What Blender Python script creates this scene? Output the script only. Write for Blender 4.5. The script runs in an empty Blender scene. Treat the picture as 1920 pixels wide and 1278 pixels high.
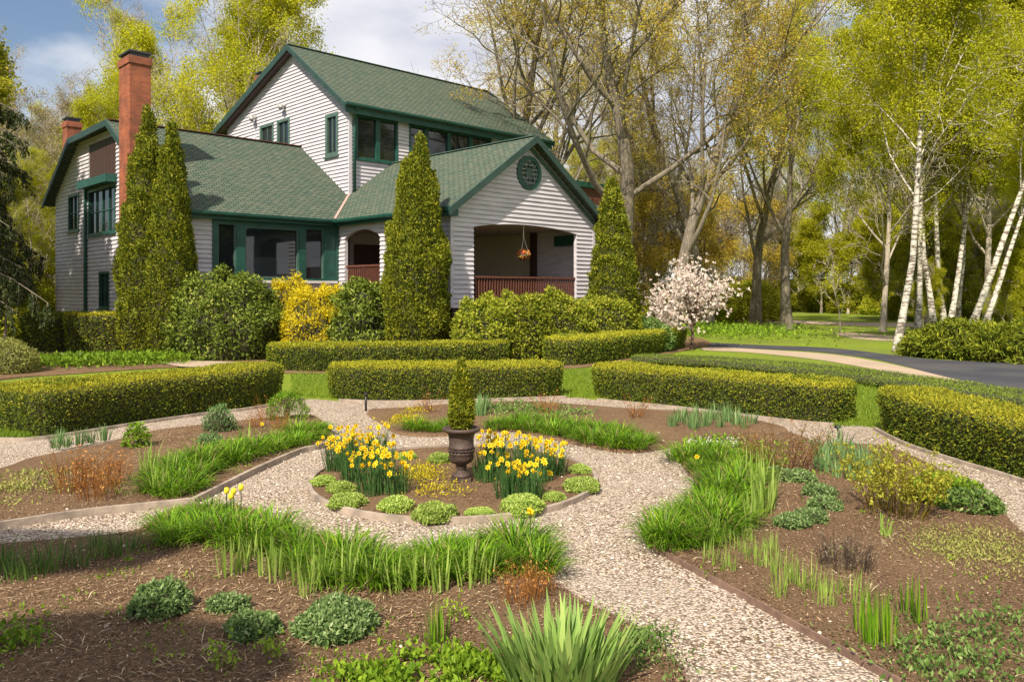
import bpy, math, random
import numpy as np
from mathutils import Vector
R = math.radians
PI = math.pi
sc = bpy.context.scene
col = sc.collection

# ---------------------------------------------------------------- camera, sky, sun, exposure
CH = 2.35            # camera height
FX = 1500.0          # focal length in photo pixels
HY = 545.0           # photo row of the horizon
cam = bpy.data.cameras.new("camera"); camo = bpy.data.objects.new("camera", cam); col.objects.link(camo)
camo.location = (0, 0, CH); camo.rotation_euler = (R(90), 0, 0)
cam.sensor_width = 36; cam.lens = FX / 1920 * 36; cam.shift_y = -(639 - HY) / 1920
cam.clip_start = .1; cam.clip_end = 2000
sc.camera = camo
SUN = Vector((-.387, -.921, 0)).normalized()          # towards the sun, on plan
ELEV = R(46)
sun_dir = Vector((SUN.x * math.cos(ELEV), SUN.y * math.cos(ELEV), math.sin(ELEV)))
sl = bpy.data.lights.new("sun", 'SUN'); sl.energy = 5.0; sl.angle = R(.5); sl.color = (1, .91, .75)
so = bpy.data.objects.new("sun", sl); col.objects.link(so)
so.rotation_euler = sun_dir.to_track_quat('Z', 'Y').to_euler()
w = bpy.data.worlds.new("World"); sc.world = w; w.use_nodes = True
nt = w.node_tree; nt.nodes.clear()
out = nt.nodes.new('ShaderNodeOutputWorld')
sky = nt.nodes.new('ShaderNodeTexSky'); sky.sky_type = 'NISHITA'; sky.sun_disc = False
sky.sun_elevation = ELEV; sky.sun_rotation = math.atan2(SUN.x, SUN.y)
bg = nt.nodes.new('ShaderNodeBackground'); bg.inputs[1].default_value = .08
nt.links.new(sky.outputs[0], bg.inputs[0])
cl = nt.nodes.new('ShaderNodeBackground'); cl.inputs[1].default_value = .70
tc = nt.nodes.new('ShaderNodeTexCoord')
mp = nt.nodes.new('ShaderNodeMapping'); mp.inputs['Scale'].default_value = (1, 1, 2.2); mp.inputs['Location'].default_value = (.35, 0, .2)
nt.links.new(tc.outputs['Generated'], mp.inputs[0])
nz = nt.nodes.new('ShaderNodeTexNoise'); nz.inputs['Scale'].default_value = 2.1; nz.inputs['Detail'].default_value = 9; nz.inputs['Roughness'].default_value = .55
nt.links.new(mp.outputs[0], nz.inputs[0])
# more open sky towards the left of the view
sx = nt.nodes.new('ShaderNodeSeparateXYZ'); nt.links.new(tc.outputs['Generated'], sx.inputs[0])
ma = nt.nodes.new('ShaderNodeMath'); ma.operation = 'MULTIPLY_ADD'; ma.inputs[1].default_value = 1.0; ma.inputs[2].default_value = .37
nt.links.new(sx.outputs[0], ma.inputs[0])
cm = nt.nodes.new('ShaderNodeClamp'); cm.inputs[1].default_value = -.2; cm.inputs[2].default_value = .14; nt.links.new(ma.outputs[0], cm.inputs[0])
ad = nt.nodes.new('ShaderNodeMath'); ad.operation = 'ADD'; nt.links.new(nz.outputs[0], ad.inputs[0]); nt.links.new(cm.outputs[0], ad.inputs[1])
rp = nt.nodes.new('ShaderNodeValToRGB'); rp.color_ramp.elements[0].position = .42; rp.color_ramp.elements[1].position = .60
nt.links.new(ad.outputs[0], rp.inputs[0])
nz2 = nt.nodes.new('ShaderNodeTexNoise'); nz2.inputs['Scale'].default_value = 5; nz2.inputs['Detail'].default_value = 6
nt.links.new(mp.outputs[0], nz2.inputs[0])
rp2 = nt.nodes.new('ShaderNodeValToRGB'); rp2.color_ramp.elements[0].color = (.62, .64, .74, 1); rp2.color_ramp.elements[0].position = .35
rp2.color_ramp.elements[1].color = (.98, .97, .98, 1); rp2.color_ramp.elements[1].position = .62
nt.links.new(nz2.outputs[0], rp2.inputs[0]); nt.links.new(rp2.outputs[0], cl.inputs[0])
mx = nt.nodes.new('ShaderNodeMixShader')
nt.links.new(rp.outputs[0], mx.inputs[0]); nt.links.new(bg.outputs[0], mx.inputs[1]); nt.links.new(cl.outputs[0], mx.inputs[2])
nt.links.new(mx.outputs[0], out.inputs[0])
sc.view_settings.view_transform = 'Standard'; sc.view_settings.look = 'None'
sc.view_settings.exposure = .62; sc.view_settings.gamma = 1; sc.view_settings.use_curve_mapping = False
sc.render.engine = 'CYCLES'; sc.cycles.max_bounces = 6; sc.cycles.transparent_max_bounces = 6
sc.cycles.use_denoising = True
try: sc.cycles.denoiser = 'OPENIMAGEDENOISE'
except Exception: pass

def G(px, py, z=0.0):
    "photo pixel -> point on the level z"
    Z = FX * (CH - z) / (py - HY)
    return np.array([(px - 960) / FX * Z, Z, z])
def AT(px, Z, z=0.0):
    return np.array([(px - 960) / FX * Z, Z, z])
def ZY(py, Z):
    return CH + (HY - py) / FX * Z

# ---------------------------------------------------------------- materials
MATS = {}
def base_mat(name):
    m = bpy.data.materials.new(name); m.use_nodes = True
    n = m.node_tree.nodes; return m, n, m.node_tree.links, n['Principled BSDF']
def plain(name, c, rough=.6, metal=0, bump=0, bscale=40, var=.0):
    if name in MATS: return MATS[name]
    m, n, l, p = base_mat(name)
    p.inputs['Base Color'].default_value = (*c, 1); p.inputs['Roughness'].default_value = rough; p.inputs['Metallic'].default_value = metal
    t = n.new('ShaderNodeTexCoord')
    if var:
        nn = n.new('ShaderNodeTexNoise'); nn.inputs['Scale'].default_value = bscale * .35; nn.inputs['Detail'].default_value = 5
        l.new(t.outputs['Object'], nn.inputs[0])
        r = n.new('ShaderNodeValToRGB'); r.color_ramp.elements[0].position = .3; r.color_ramp.elements[1].position = .7
        r.color_ramp.elements[0].color = (*[x * (1 - var) for x in c], 1); r.color_ramp.elements[1].color = (*[min(1, x * (1 + var)) for x in c], 1)
        l.new(nn.outputs[0], r.inputs[0]); l.new(r.outputs[0], p.inputs['Base Color'])
    if bump:
        n2 = n.new('ShaderNodeTexNoise'); n2.inputs['Scale'].default_value = bscale; n2.inputs['Detail'].default_value = 6
        l.new(t.outputs['Object'], n2.inputs[0])
        b = n.new('ShaderNodeBump'); b.inputs['Strength'].default_value = bump; b.inputs['Distance'].default_value = .02
        l.new(n2.outputs[0], b.inputs['Height']); l.new(b.outputs[0], p.inputs['Normal'])
    MATS[name] = m; return m
def ramp(n, l, src, stops):
    r = n.new('ShaderNodeValToRGB'); cr = r.color_ramp
    while len(cr.elements) < len(stops): cr.elements.new(.5)
    for e, (pos, c) in zip(cr.elements, stops): e.position = pos; e.color = (*c, 1)
    l.new(src, r.inputs[0]); return r
def foliage(name, cols, trans=.35, rough=.6, vary=.12, spec=.14):
    "per-leaf tint attribute -> colour ramp; thin leaves let some light through"
    if name in MATS: return MATS[name]
    m, n, l, p = base_mat(name)
    a = n.new('ShaderNodeAttribute'); a.attribute_name = 'tint'
    k = len(cols)
    r = ramp(n, l, a.outputs['Fac'], [(i / (k - 1), c) for i, c in enumerate(cols)])
    oi = n.new('ShaderNodeObjectInfo')
    h = n.new('ShaderNodeHueSaturation')
    mr = n.new('ShaderNodeMapRange'); mr.inputs[3].default_value = 1 - vary; mr.inputs[4].default_value = 1 + vary
    l.new(oi.outputs['Random'], mr.inputs[0]); l.new(mr.outputs[0], h.inputs['Value']); l.new(r.outputs[0], h.inputs['Color'])
    l.new(h.outputs[0], p.inputs['Base Color']); p.inputs['Roughness'].default_value = rough; p.inputs['Specular IOR Level'].default_value = spec
    tr = n.new('ShaderNodeBsdfTranslucent'); l.new(h.outputs[0], tr.inputs[0])
    ms = n.new('ShaderNodeMixShader'); ms.inputs[0].default_value = trans
    l.new(p.outputs[0], ms.inputs[1]); l.new(tr.outputs[0], ms.inputs[2]); l.new(ms.outputs[0], n['Material Output'].inputs[0])
    MATS[name] = m; return m

def mat_ground(name, scale, stops, bump=.6, dist=.02, big=None, voronoi=False, rough=.95, vmix=.5):
    m, n, l, p = base_mat(name)
    t = n.new('ShaderNodeTexCoord'); g = n.new('ShaderNodeNewGeometry')
    pos = g.outputs['Position']
    p.inputs['Roughness'].default_value = rough; p.inputs['Specular IOR Level'].default_value = .15
    if voronoi:
        v = n.new('ShaderNodeTexVoronoi'); v.inputs['Scale'].default_value = scale; v.inputs['Randomness'].default_value = 1
        l.new(pos, v.inputs[0])
        sepc = n.new('ShaderNodeSeparateColor'); l.new(v.outputs['Color'], sepc.inputs[0])
        c = ramp(n, l, sepc.outputs[0], stops)
        ed = ramp(n, l, v.outputs['Distance'], [(.0, (1, 1, 1)), (.45, (.9, .9, .9)), (.72, (.28, .24, .2))])
        mu = n.new('ShaderNodeMix'); mu.data_type = 'RGBA'; mu.blend_type = 'MULTIPLY'; mu.inputs[0].default_value = 1
        l.new(c.outputs[0], mu.inputs[6]); l.new(ed.outputs[0], mu.inputs[7])
        cur = mu.outputs[2]
        inv = n.new('ShaderNodeMath'); inv.operation = 'SUBTRACT'; inv.inputs[0].default_value = 1; l.new(v.outputs['Distance'], inv.inputs[1])
        hsrc = inv.outputs[0]
    else:
        nn = n.new('ShaderNodeTexNoise'); nn.inputs['Scale'].default_value = scale; nn.inputs['Detail'].default_value = 8; nn.inputs['Roughness'].default_value = .75
        l.new(pos, nn.inputs[0])
        c = ramp(n, l, nn.outputs[0], stops); cur = c.outputs[0]; hsrc = nn.outputs[0]
    if big:
        bs, bcol, bamt = big
        n3 = n.new('ShaderNodeTexNoise'); n3.inputs['Scale'].default_value = bs; n3.inputs['Detail'].default_value = 5; l.new(pos, n3.inputs[0])
        r3 = ramp(n, l, n3.outputs[0], [(.42, (0, 0, 0)), (.66, (bamt, bamt, bamt))])
        m3 = n.new('ShaderNodeMix'); m3.data_type = 'RGBA'; l.new(r3.outputs[0], m3.inputs[0]); l.new(cur, m3.inputs[6]); m3.inputs[7].default_value = (*bcol, 1)
        cur = m3.outputs[2]
    l.new(cur, p.inputs['Base Color'])
    b = n.new('ShaderNodeBump'); b.inputs['Strength'].default_value = bump; b.inputs['Distance'].default_value = dist
    l.new(hsrc, b.inputs['Height']); l.new(b.outputs[0], p.inputs['Normal'])
    return m

# ---------------------------------------------------------------- mesh helpers
def link(o, parent=None):
    col.objects.link(o)
    if parent is not None: o.parent = parent
    return o
def mesh(name, V, F, mat, parent=None, smooth=False):
    me = bpy.data.meshes.new(name); me.from_pydata([tuple(map(float, v)) for v in V], [], [tuple(f) for f in F])
    me.materials.append(mat)
    if smooth: me.polygons.foreach_set('use_smooth', [True] * len(me.polygons))
    me.update()
    return link(bpy.data.objects.new(name, me), parent)
def qmesh(name, V, Q, mat, parent=None, smooth=False, tint=None, do_link=True):
    "fast all-quad mesh from numpy"
    me = bpy.data.meshes.new(name); V = np.ascontiguousarray(V, dtype=np.float32); Q = np.ascontiguousarray(Q, dtype=np.int32)
    nq = len(Q)
    me.vertices.add(len(V)); me.vertices.foreach_set('co', V.ravel())
    me.loops.add(nq * 4); me.loops.foreach_set('vertex_index', Q.ravel())
    me.polygons.add(nq); me.polygons.foreach_set('loop_start', np.arange(nq, dtype=np.int32) * 4)
    try: me.polygons.foreach_set('loop_total', np.full(nq, 4, dtype=np.int32))
    except Exception: pass
    if smooth: me.polygons.foreach_set('use_smooth', np.ones(nq, dtype=bool))
    if tint is not None:
        at = me.attributes.new('tint', 'FLOAT', 'POINT'); at.data.foreach_set('value', np.ascontiguousarray(tint, dtype=np.float32))
    me.update(calc_edges=True); me.validate()
    me.materials.append(mat)
    o = bpy.data.objects.new(name, me)
    return link(o, parent)
def empty(name, loc=(0, 0, 0), rz=0):
    o = bpy.data.objects.new(name, None); o.location = tuple(map(float, loc)); o.rotation_euler = (0, 0, rz); o.empty_display_size = .2
    col.objects.link(o); return o
def tag(o, label, cat, group=None, kind=None):
    o['label'] = label; o['category'] = cat
    if group: o['group'] = group
    if kind: o['kind'] = kind
    return o
def structure(o, kind='structure', label=None):
    o['kind'] = kind
    if label: o['label'] = label
    return o
def dup(root, loc, rz=0, s=(1, 1, 1), label=None, group=None):
    r = root.copy(); col.objects.link(r); r.location = tuple(map(float, loc)); r.rotation_euler = (root.rotation_euler[0], root.rotation_euler[1], rz)
    if not hasattr(s, '__len__'): s = (s, s, s)
    r.scale = s
    if label: r['label'] = label
    if group: r['group'] = group
    for ch in list(root.children):
        c = ch.copy(); col.objects.link(c); c.parent = r
        for g in list(ch.children):
            d = g.copy(); col.objects.link(d); d.parent = c
    return r
class MB:
    "collects boxes, prisms and tubes into one mesh"
    def __init__(s, f=None): s.V = []; s.F = []; s.f = f
    def add(s, V, F):
        k = len(s.V); s.V += [tuple(v) for v in V]; s.F += [tuple(i + k for i in f) for f in F]
    def box(s, a0, a1, b0, b1, c0, c1):
        V = [(a, b, c) for c in (c0, c1) for b in (b0, b1) for a in (a0, a1)]
        s.add(V, [(0, 2, 3, 1), (4, 5, 7, 6), (0, 1, 5, 4), (2, 6, 7, 3), (0, 4, 6, 2), (1, 3, 7, 5)])
    def hexa(s, V8): s.add(V8, [(0, 3, 2, 1), (4, 5, 6, 7), (0, 1, 5, 4), (1, 2, 6, 5), (2, 3, 7, 6), (3, 0, 4, 7)])
    def tube(s, pts, r, n=8, caps=True):
        pts = [np.array(p, float) for p in pts]; rr = r if hasattr(r, '__len__') else [r] * len(pts)
        V = []
        for i, p in enumerate(pts):
            d = pts[min(i + 1, len(pts) - 1)] - pts[max(i - 1, 0)]; d /= np.linalg.norm(d) + 1e-9
            ref = np.array([0, 0, 1.]) if abs(d[2]) < .9 else np.array([1., 0, 0])
            x = np.cross(d, ref); x /= np.linalg.norm(x); y = np.cross(d, x)
            for k in range(n):
                t = 2 * PI * k / n; V.append(p + rr[i] * (math.cos(t) * x + math.sin(t) * y))
        F = [(i * n + k, i * n + (k + 1) % n, (i + 1) * n + (k + 1) % n, (i + 1) * n + k) for i in range(len(pts) - 1) for k in range(n)]
        if caps: F += [tuple(range(n))[::-1], tuple(range((len(pts) - 1) * n, len(pts) * n))]
        s.add(V, F)
    def lathe(s, prof, n=32, c=(0, 0, 0)):
        V = [(c[0] + r * math.cos(2 * PI * k / n), c[1] + r * math.sin(2 * PI * k / n), c[2] + z) for r, z in prof for k in range(n)]
        F = [(i * n + k, i * n + (k + 1) % n, (i + 1) * n + (k + 1) % n, (i + 1) * n + k) for i in range(len(prof) - 1) for k in range(n)]
        s.add(V, F)
    def build(s, name, mat, parent=None, smooth=False):
        V = [s.f(*v) for v in s.V] if s.f else s.V
        return mesh(name, V, s.F, mat, parent, smooth)

def nrm(v): return v / (np.linalg.norm(v, axis=-1, keepdims=True) + 1e-9)
def leafquads(P, D, N, L, W):
    "diamond leaves: base P, direction D, normal N, length L, width W -> verts, quads"
    D = nrm(D); S = nrm(np.cross(D, N)); U = np.cross(S, D)
    L = np.broadcast_to(np.asarray(L, float), (len(P),))[:, None]; W = np.broadcast_to(np.asarray(W, float), (len(P),))[:, None]
    v0 = P; v1 = P + D * L * .45 + S * W * .5 + U * L * .08; v2 = P + D * L; v3 = P + D * L * .45 - S * W * .5 + U * L * .08
    V = np.stack([v0, v1, v2, v3], 1).reshape(-1, 3)
    return V, np.arange(len(P) * 4).reshape(-1, 4)
def cat(parts):
    "join (V,Q,T) tuples"
    Vs, Qs, Ts, k = [], [], [], 0
    for V, Q, T in parts:
        Vs.append(V); Qs.append(Q + k); Ts.append(T); k += len(V)
    return np.concatenate(Vs), np.concatenate(Qs), np.concatenate(Ts)
def leafset(rng, P, N, L, W, tint, spread=.8, up=0.0):
    D = nrm(N * .55 + rng.normal(0, spread, P.shape) + np.array([0, 0, up]))
    NN = nrm(N + rng.normal(0, .6, P.shape))
    Ls = L * rng.uniform(.7, 1.3, len(P)); Ws = W * rng.uniform(.7, 1.3, len(P))
    V, Q = leafquads(P, D, NN, Ls, Ws)
    return V, Q, np.repeat(np.clip(tint, 0, 1), 4)
def blades(rng, B, az, L, W, a0, a1, segs=4, tint=None):
    "grass-like strips: base B (n,3), azimuth, length, width, start/end angle from vertical"
    n = len(B); p = B.copy(); ca, sa = np.cos(az), np.sin(az)
    S = np.stack([-sa, ca, np.zeros(n)], 1); out = []
    for k in range(segs + 1):
        t = k / segs
        wk = W * (1 - t ** 2.2) * (.75 + .5 * t * (1 - t) * 2) * .5 + W * .03
        out.append(p + S * wk[:, None]); out.append(p - S * wk[:, None])
        a = a0 + (a1 - a0) * (t + .5 / segs) ** 1.4
        st = (L / segs)
        p = p + np.stack([np.sin(a) * ca, np.sin(a) * sa, np.cos(a)], 1) * st[:, None]
    V = np.stack(out, 1).reshape(-1, 3); m = 2 * (segs + 1)
    q = np.array([[2 * k, 2 * k + 1, 2 * k + 3, 2 * k + 2] for k in range(segs)])
    Q = (np.arange(n)[:, None, None] * m + q[None]).reshape(-1, 4)
    T = np.repeat(np.clip(rng.normal(.5, .22, n) if tint is None else tint, 0, 1), m)
    return V, Q, T
def tubes(chains, n=4):
    "chains: list of (pts (k,3), radii (k,)) -> V,Q"
    Vs, Qs, base = [], [], 0
    ang = np.arange(n) * 2 * PI / n; c, s = np.cos(ang), np.sin(ang)
    for P, r in chains:
        k = len(P); d = np.empty_like(P); d[1:-1] = P[2:] - P[:-2]; d[0] = P[1] - P[0]; d[-1] = P[-1] - P[-2]; d = nrm(d)
        ref = np.array([1., .13, 0]) if abs(d[0, 2]) > .7 else np.array([0, .1, 1.])
        x = nrm(np.cross(d, ref)); y = np.cross(d, x)
        V = P[:, None, :] + r[:, None, None] * (c[None, :, None] * x[:, None, :] + s[None, :, None] * y[:, None, :])
        Vs.append(V.reshape(-1, 3))
        i = np.arange(k - 1)[:, None] * n; j = np.arange(n)[None]; j2 = (j + 1) % n
        Qs.append(np.stack([i + j, i + j2, i + n + j2, i + n + j], -1).reshape(-1, 4) + base); base += k * n
    return np.concatenate(Vs), np.concatenate(Qs)
def gridmesh(Gd, closed=True):
    nu, nv = Gd.shape[:2]
    i = np.arange(nu - 1)[:, None]; j = np.arange(nv if closed else nv - 1)[None]; j2 = (j + 1) % nv
    Q = np.stack(np.broadcast_arrays(i * nv + j, i * nv + j2, (i + 1) * nv + j2, (i + 1) * nv + j), -1).reshape(-1, 4)
    return Gd.reshape(-1, 3), Q
def scatter(V, Q, n, rng, zmin=None):
    a, b, c, d = (V[Q[:, k]] for k in range(4))
    cr = np.cross(c - a, d - b); ar = np.linalg.norm(cr, axis=1); nn = cr / (ar[:, None] + 1e-9)
    i = rng.choice(len(Q), n, p=ar / ar.sum()); u = rng.random(n)[:, None]; v = rng.random(n)[:, None]
    P = (a[i] * (1 - u) + b[i] * u) * (1 - v) + (d[i] * (1 - u) + c[i] * u) * v
    return P, nn[i]
def vnoise(P, seed, f=1.0):
    "cheap smooth noise from sines"
    r = np.random.default_rng(seed); o = np.zeros(len(P))
    for k in range(6):
        d = r.normal(0, 1, 3) * f * (1 + k * .5); o += np.sin(P @ d + r.uniform(0, 6.28)) / (1 + k * .4)
    return o / 3
def smooth(pts, k=6, closed=False):
    "Catmull-Rom through points"
    P = np.array(pts, float); n = len(P); o = []
    for i in range(n if closed else n - 1):
        if closed: a, b, c, d = P[(i - 1) % n], P[i], P[(i + 1) % n], P[(i + 2) % n]
        else: a, b, c, d = P[max(i - 1, 0)], P[i], P[i + 1], P[min(i + 2, n - 1)]
        for t in np.arange(k) / k:
            o.append(.5 * (2 * b + (c - a) * t + (2 * a - 5 * b + 4 * c - d) * t * t + (3 * b - a - 3 * c + d) * t ** 3))
    if not closed: o.append(P[-1])
    return np.array(o)
def sheet(name, pts, z, mat):
    o = mesh(name, [(p[0], p[1], z) for p in pts], [tuple(range(len(pts)))], mat)
    me = o.data
    if me.polygons[0].normal.z < 0: me.flip_normals()
    return o
def inpoly(P, poly):
    x, y = P[:, 0], P[:, 1]; r = np.zeros(len(P), bool); n = len(poly); j = n - 1
    for i in range(n):
        xi, yi, xj, yj = poly[i][0], poly[i][1], poly[j][0], poly[j][1]
        r ^= ((yi > y) != (yj > y)) & (x < (xj - xi) * (y - yi) / (yj - yi + 1e-12) + xi); j = i
    return r
def ribbon(name, pts, wd, z0, z1, mat, closed=False):
    P = np.array(pts, float)[:, :2]; n = len(P)
    d = np.roll(P, -1, 0) - np.roll(P, 1, 0)
    if not closed: d[0] = P[1] - P[0]; d[-1] = P[-1] - P[-2]
    d = nrm(d); s = np.stack([-d[:, 1], d[:, 0]], 1) * wd / 2
    rings = []
    for i in range(n):
        l, r = P[i] + s[i], P[i] - s[i]
        rings += [(*l, z0), (*l, z1), (*r, z1), (*r, z0)]
    m = n if closed else n - 1
    F = [(i * 4 + k, i * 4 + (k + 1) % 4, ((i + 1) % n) * 4 + (k + 1) % 4, ((i + 1) % n) * 4 + k) for i in range(m) for k in range(4)]
    if not closed: F += [(3, 2, 1, 0), tuple((n - 1) * 4 + k for k in range(4))]
    return mesh(name, rings, F, mat)
# ================================================================= GROUND
rng = np.random.default_rng(7); random.seed(7)
M_LAWN = mat_ground('lawn_grass', 9, [(.3, (.10, .15, .012)), (.5, (.17, .23, .018)), (.7, (.26, .31, .03))], bump=.8, dist=.05, big=(.25, (.13, .13, .05), .5))
M_GRAVEL = mat_ground('pea_gravel', 50, [(.0, (.20, .14, .10)), (.3, (.50, .39, .30)), (.6, (.65, .53, .43)), (.86, (.80, .68, .57)), (1, (.38, .31, .28))], bump=.9, dist=.02, voronoi=True, big=(.9, (.42, .36, .30), .35))
M_MULCH = mat_ground('bark_mulch', 42, [(.30, (.032, .019, .011)), (.45, (.125, .072, .040)), (.56, (.225, .14, .08)), (.70, (.37, .26, .165))], bump=1, dist=.03, big=(1.1, (.24, .155, .085), .5))
M_ASPH = mat_ground('asphalt', 60, [(.3, (.035, .036, .045)), (.7, (.07, .07, .085))], bump=.3, dist=.01, big=(.5, (.10, .095, .09), .6))
M_SAND = mat_ground('path_fines', 30, [(.3, (.32, .24, .17)), (.7, (.50, .39, .29))], bump=.5, dist=.015, big=(.8, (.30, .25, .18), .5))
structure(mesh('ground', [(-900, -300, -.012), (900, -300, -.012), (900, 1600, -.012), (-900, 1600, -.012)], [(0, 1, 2, 3)], M_LAWN))

def GP(pts, z=0): return [G(x, y, z) for x, y in pts]
outer = [(0, 824), (84, 822), (180, 808), (270, 793), (383, 777), (474, 766), (569, 748), (640, 752), (720, 754), (850, 752), (1065, 745), (1120, 750), (1300, 768), (1480, 790), (1560, 797), (1630, 800), (1700, 835), (1800, 868), (1920, 905), (2150, 990), (2500, 1180)]
op = smooth(GP(outer), 3)[:, :2]
gp = [tuple(p) for p in op] + [(8, 1), (0, -3), (-9, 1)] + [tuple(G(-700, 900)[:2]), tuple(G(-260, 850)[:2])]
structure(sheet('gravel_path', gp, 0, M_GRAVEL))

BEDS = {}
BZ = dict(A=.045, C=.044, D=.050, E=.040, H=.036)
def bed(key, pts, k=4, z=.012):
    P = smooth(GP(pts), k, True)[:, :2]; BEDS[key] = P
    # mounded: an inner lip rises a few centimetres
    c = P.mean(0); n = len(P); V = [(*p, .004) for p in P]; F = []
    d = nrm(np.roll(P, -1, 0) - np.roll(P, 1, 0)); inn = np.stack([-d[:, 1], d[:, 0]], 1)
    area = .5 * np.sum(P[:, 0] * np.roll(P[:, 1], -1) - np.roll(P[:, 0], -1) * P[:, 1])
    if area < 0: inn = -inn
    V += [(*(P[i] + inn[i] * .03), BZ[key]) for i in range(n)]
    F = [(i, (i + 1) % n, n + (i + 1) % n, n + i) for i in range(n)] + [tuple(range(n, 2 * n))]
    o = structure(mesh('mulch_bed', V, F, M_MULCH)); return o
bed('A', [(618, 805), (628, 822), (600, 840), (560, 850), (480, 884), (420, 914), (365, 942), (300, 951), (150, 967), (0, 990), (-250, 1020), (-330, 980), (-200, 925), (0, 882), (60, 862), (190, 836), (270, 814), (400, 797), (500, 787), (585, 781)])
cc = G(853, 897); cx, cy = cc[0], cc[1]; RX, RY = 1.755, 1.93
th = np.arange(64) * 2 * PI / 64
circ = np.stack([cx + RX * np.cos(th), cy + RY * np.sin(th)], 1)
BEDS['B'] = circ
structure(mesh('mulch_bed', [(*p, .035) for p in circ], [tuple(range(64))], M_MULCH))
bed('C', [(-300, 1050), (0, 1025), (120, 1015), (250, 1000), (300, 968), (360, 952), (440, 952), (515, 975), (535, 1002), (640, 1012), (690, 1040), (770, 1040), (860, 1020), (940, 1008), (1010, 1018), (1025, 1060), (1045, 1100), (1090, 1132), (1180, 1178), (1250, 1230), (1290, 1290), (1330, 1500), (900, 2300), (0, 2300), (-900, 1700)])
bed('D', [(1262, 850), (1300, 900), (1300, 930), (1245, 970), (1213, 1005), (1225, 1032), (1290, 1066), (1400, 1125), (1500, 1182), (1600, 1236), (1700, 1292), (1860, 1400), (2300, 1600), (2500, 1300), (2150, 1150), (1940, 1020), (1870, 952), (1800, 905), (1710, 858), (1640, 838), (1550, 836), (1480, 815), (1420, 818), (1350, 828), (1290, 836)])
bed('E', [(690, 772), (780, 765), (880, 757), (1000, 755), (1180, 768), (1350, 777), (1440, 795), (1476, 806), (1468, 817), (1430, 825), (1380, 832), (1300, 832), (1240, 843), (1180, 850), (1120, 842), (1030, 824), (950, 808), (830, 818), (750, 815), (715, 795)])
# planting strips behind the hedges and by the house
bed('H', [(-300, 760), (0, 712), (150, 700), (340, 688), (480, 690), (560, 700), (960, 694), (1000, 690), (1100, 688), (1300, 654), (1330, 640), (1250, 628), (1100, 640), (840, 650), (500, 655), (230, 650), (0, 645), (-300, 650)])
# lawn path patches between hedges stay ground; driveway, garden walk and far road
structure(sheet('driveway', smooth(GP([(1320, 642), (1420, 646), (1560, 652), (1700, 668), (1800, 676), (2000, 680), (2600, 700), (2600, 800), (1960, 738), (1800, 712), (1650, 675), (1540, 660), (1430, 654), (1330, 650)]), 3, True), -.004, M_ASPH))
structure(sheet('garden_walk', smooth(GP([(1330, 650), (1430, 655), (1560, 664), (1680, 684), (1790, 710), (1930, 738), (2300, 800), (2300, 830), (1900, 745), (1780, 722), (1640, 692), (1520, 672), (1400, 660), (1320, 656)]), 3, True), 0, M_SAND))
structure(sheet('far_road', smooth(GP([(1360, 596), (1430, 598), (1550, 603), (1750, 606), (1750, 612), (1600, 611), (1500, 606), (1360, 601)]), 2, True), 0, M_SAND))
structure(sheet('side_road', smooth(GP([(1560, 622), (1640, 626), (1720, 632), (1850, 634), (1850, 644), (1700, 640), (1600, 634)]), 2, True), 0, M_SAND))
structure(sheet('path', smooth(GP([(300, 678), (470, 682), (480, 690), (340, 690)]), 2, True), .05, M_SAND))

M_EDGE = plain('grey_board', (.30, .24, .19), .85, bump=.6, bscale=14, var=.35)
M_STEEL = plain('rusty_steel', (.18, .11, .08), .7, bump=.3, bscale=30, var=.3)
def edging(pts, label, wd=.05, z1=.10, mat=None, closed=False, raw=None):
    P = raw if raw is not None else smooth(GP(pts), 6)
    o = ribbon('garden_edging', P, wd, -.01, z1 * .75, mat or M_EDGE, closed)
    return tag(o, label, 'edging')
edging([(628, 826), (600, 841), (560, 851), (480, 886), (420, 916), (365, 944)], 'weathered grey wooden edging curving below the daylilies of the left bed')
edging([(365, 945), (300, 952), (150, 968), (0, 991), (-250, 1024)], 'long straight grey board edging the shaded path at the far left')
ring = circ[(th > PI * .96) | (th < .12)] if False else circ
tag(ribbon('garden_edging', ring, .05, -.01, .065, M_EDGE, True), 'round wooden edging ring enclosing the daffodil and urn bed', 'edging')
ring2 = np.stack([cx + (RX + .05) * np.cos(th), cy + (RY + .05) * np.sin(th)], 1)
edging([(1228, 1034), (1290, 1067), (1400, 1126), (1500, 1183), (1600, 1238), (1700, 1294)], 'thin rusty metal edging between the gravel path and the right bed', .018, .07, M_STEEL)
edging([(1045, 1102), (1090, 1134), (1180, 1180), (1252, 1232), (1292, 1292)], 'thin brown edging at the front bed beside the iris clump', .018, .06, M_STEEL)
for pts, lb in (([(0, 826), (84, 823), (270, 794), (383, 778), (474, 767), (569, 749)], 'grey board edging under the long left hedge'),
                ([(636, 752), (720, 755), (850, 753), (1062, 746)], 'pale board edging under the middle hedge behind the urn'),
                ([(1120, 751), (1300, 769), (1480, 791), (1565, 798)], 'board edging under the hedge right of the middle gap'),
                ([(1640, 806), (1700, 836), (1800, 869), (1920, 906), (2150, 992)], 'board edging under the hedge at the right edge')):
    edging(pts, lb, .05, .07)

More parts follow.
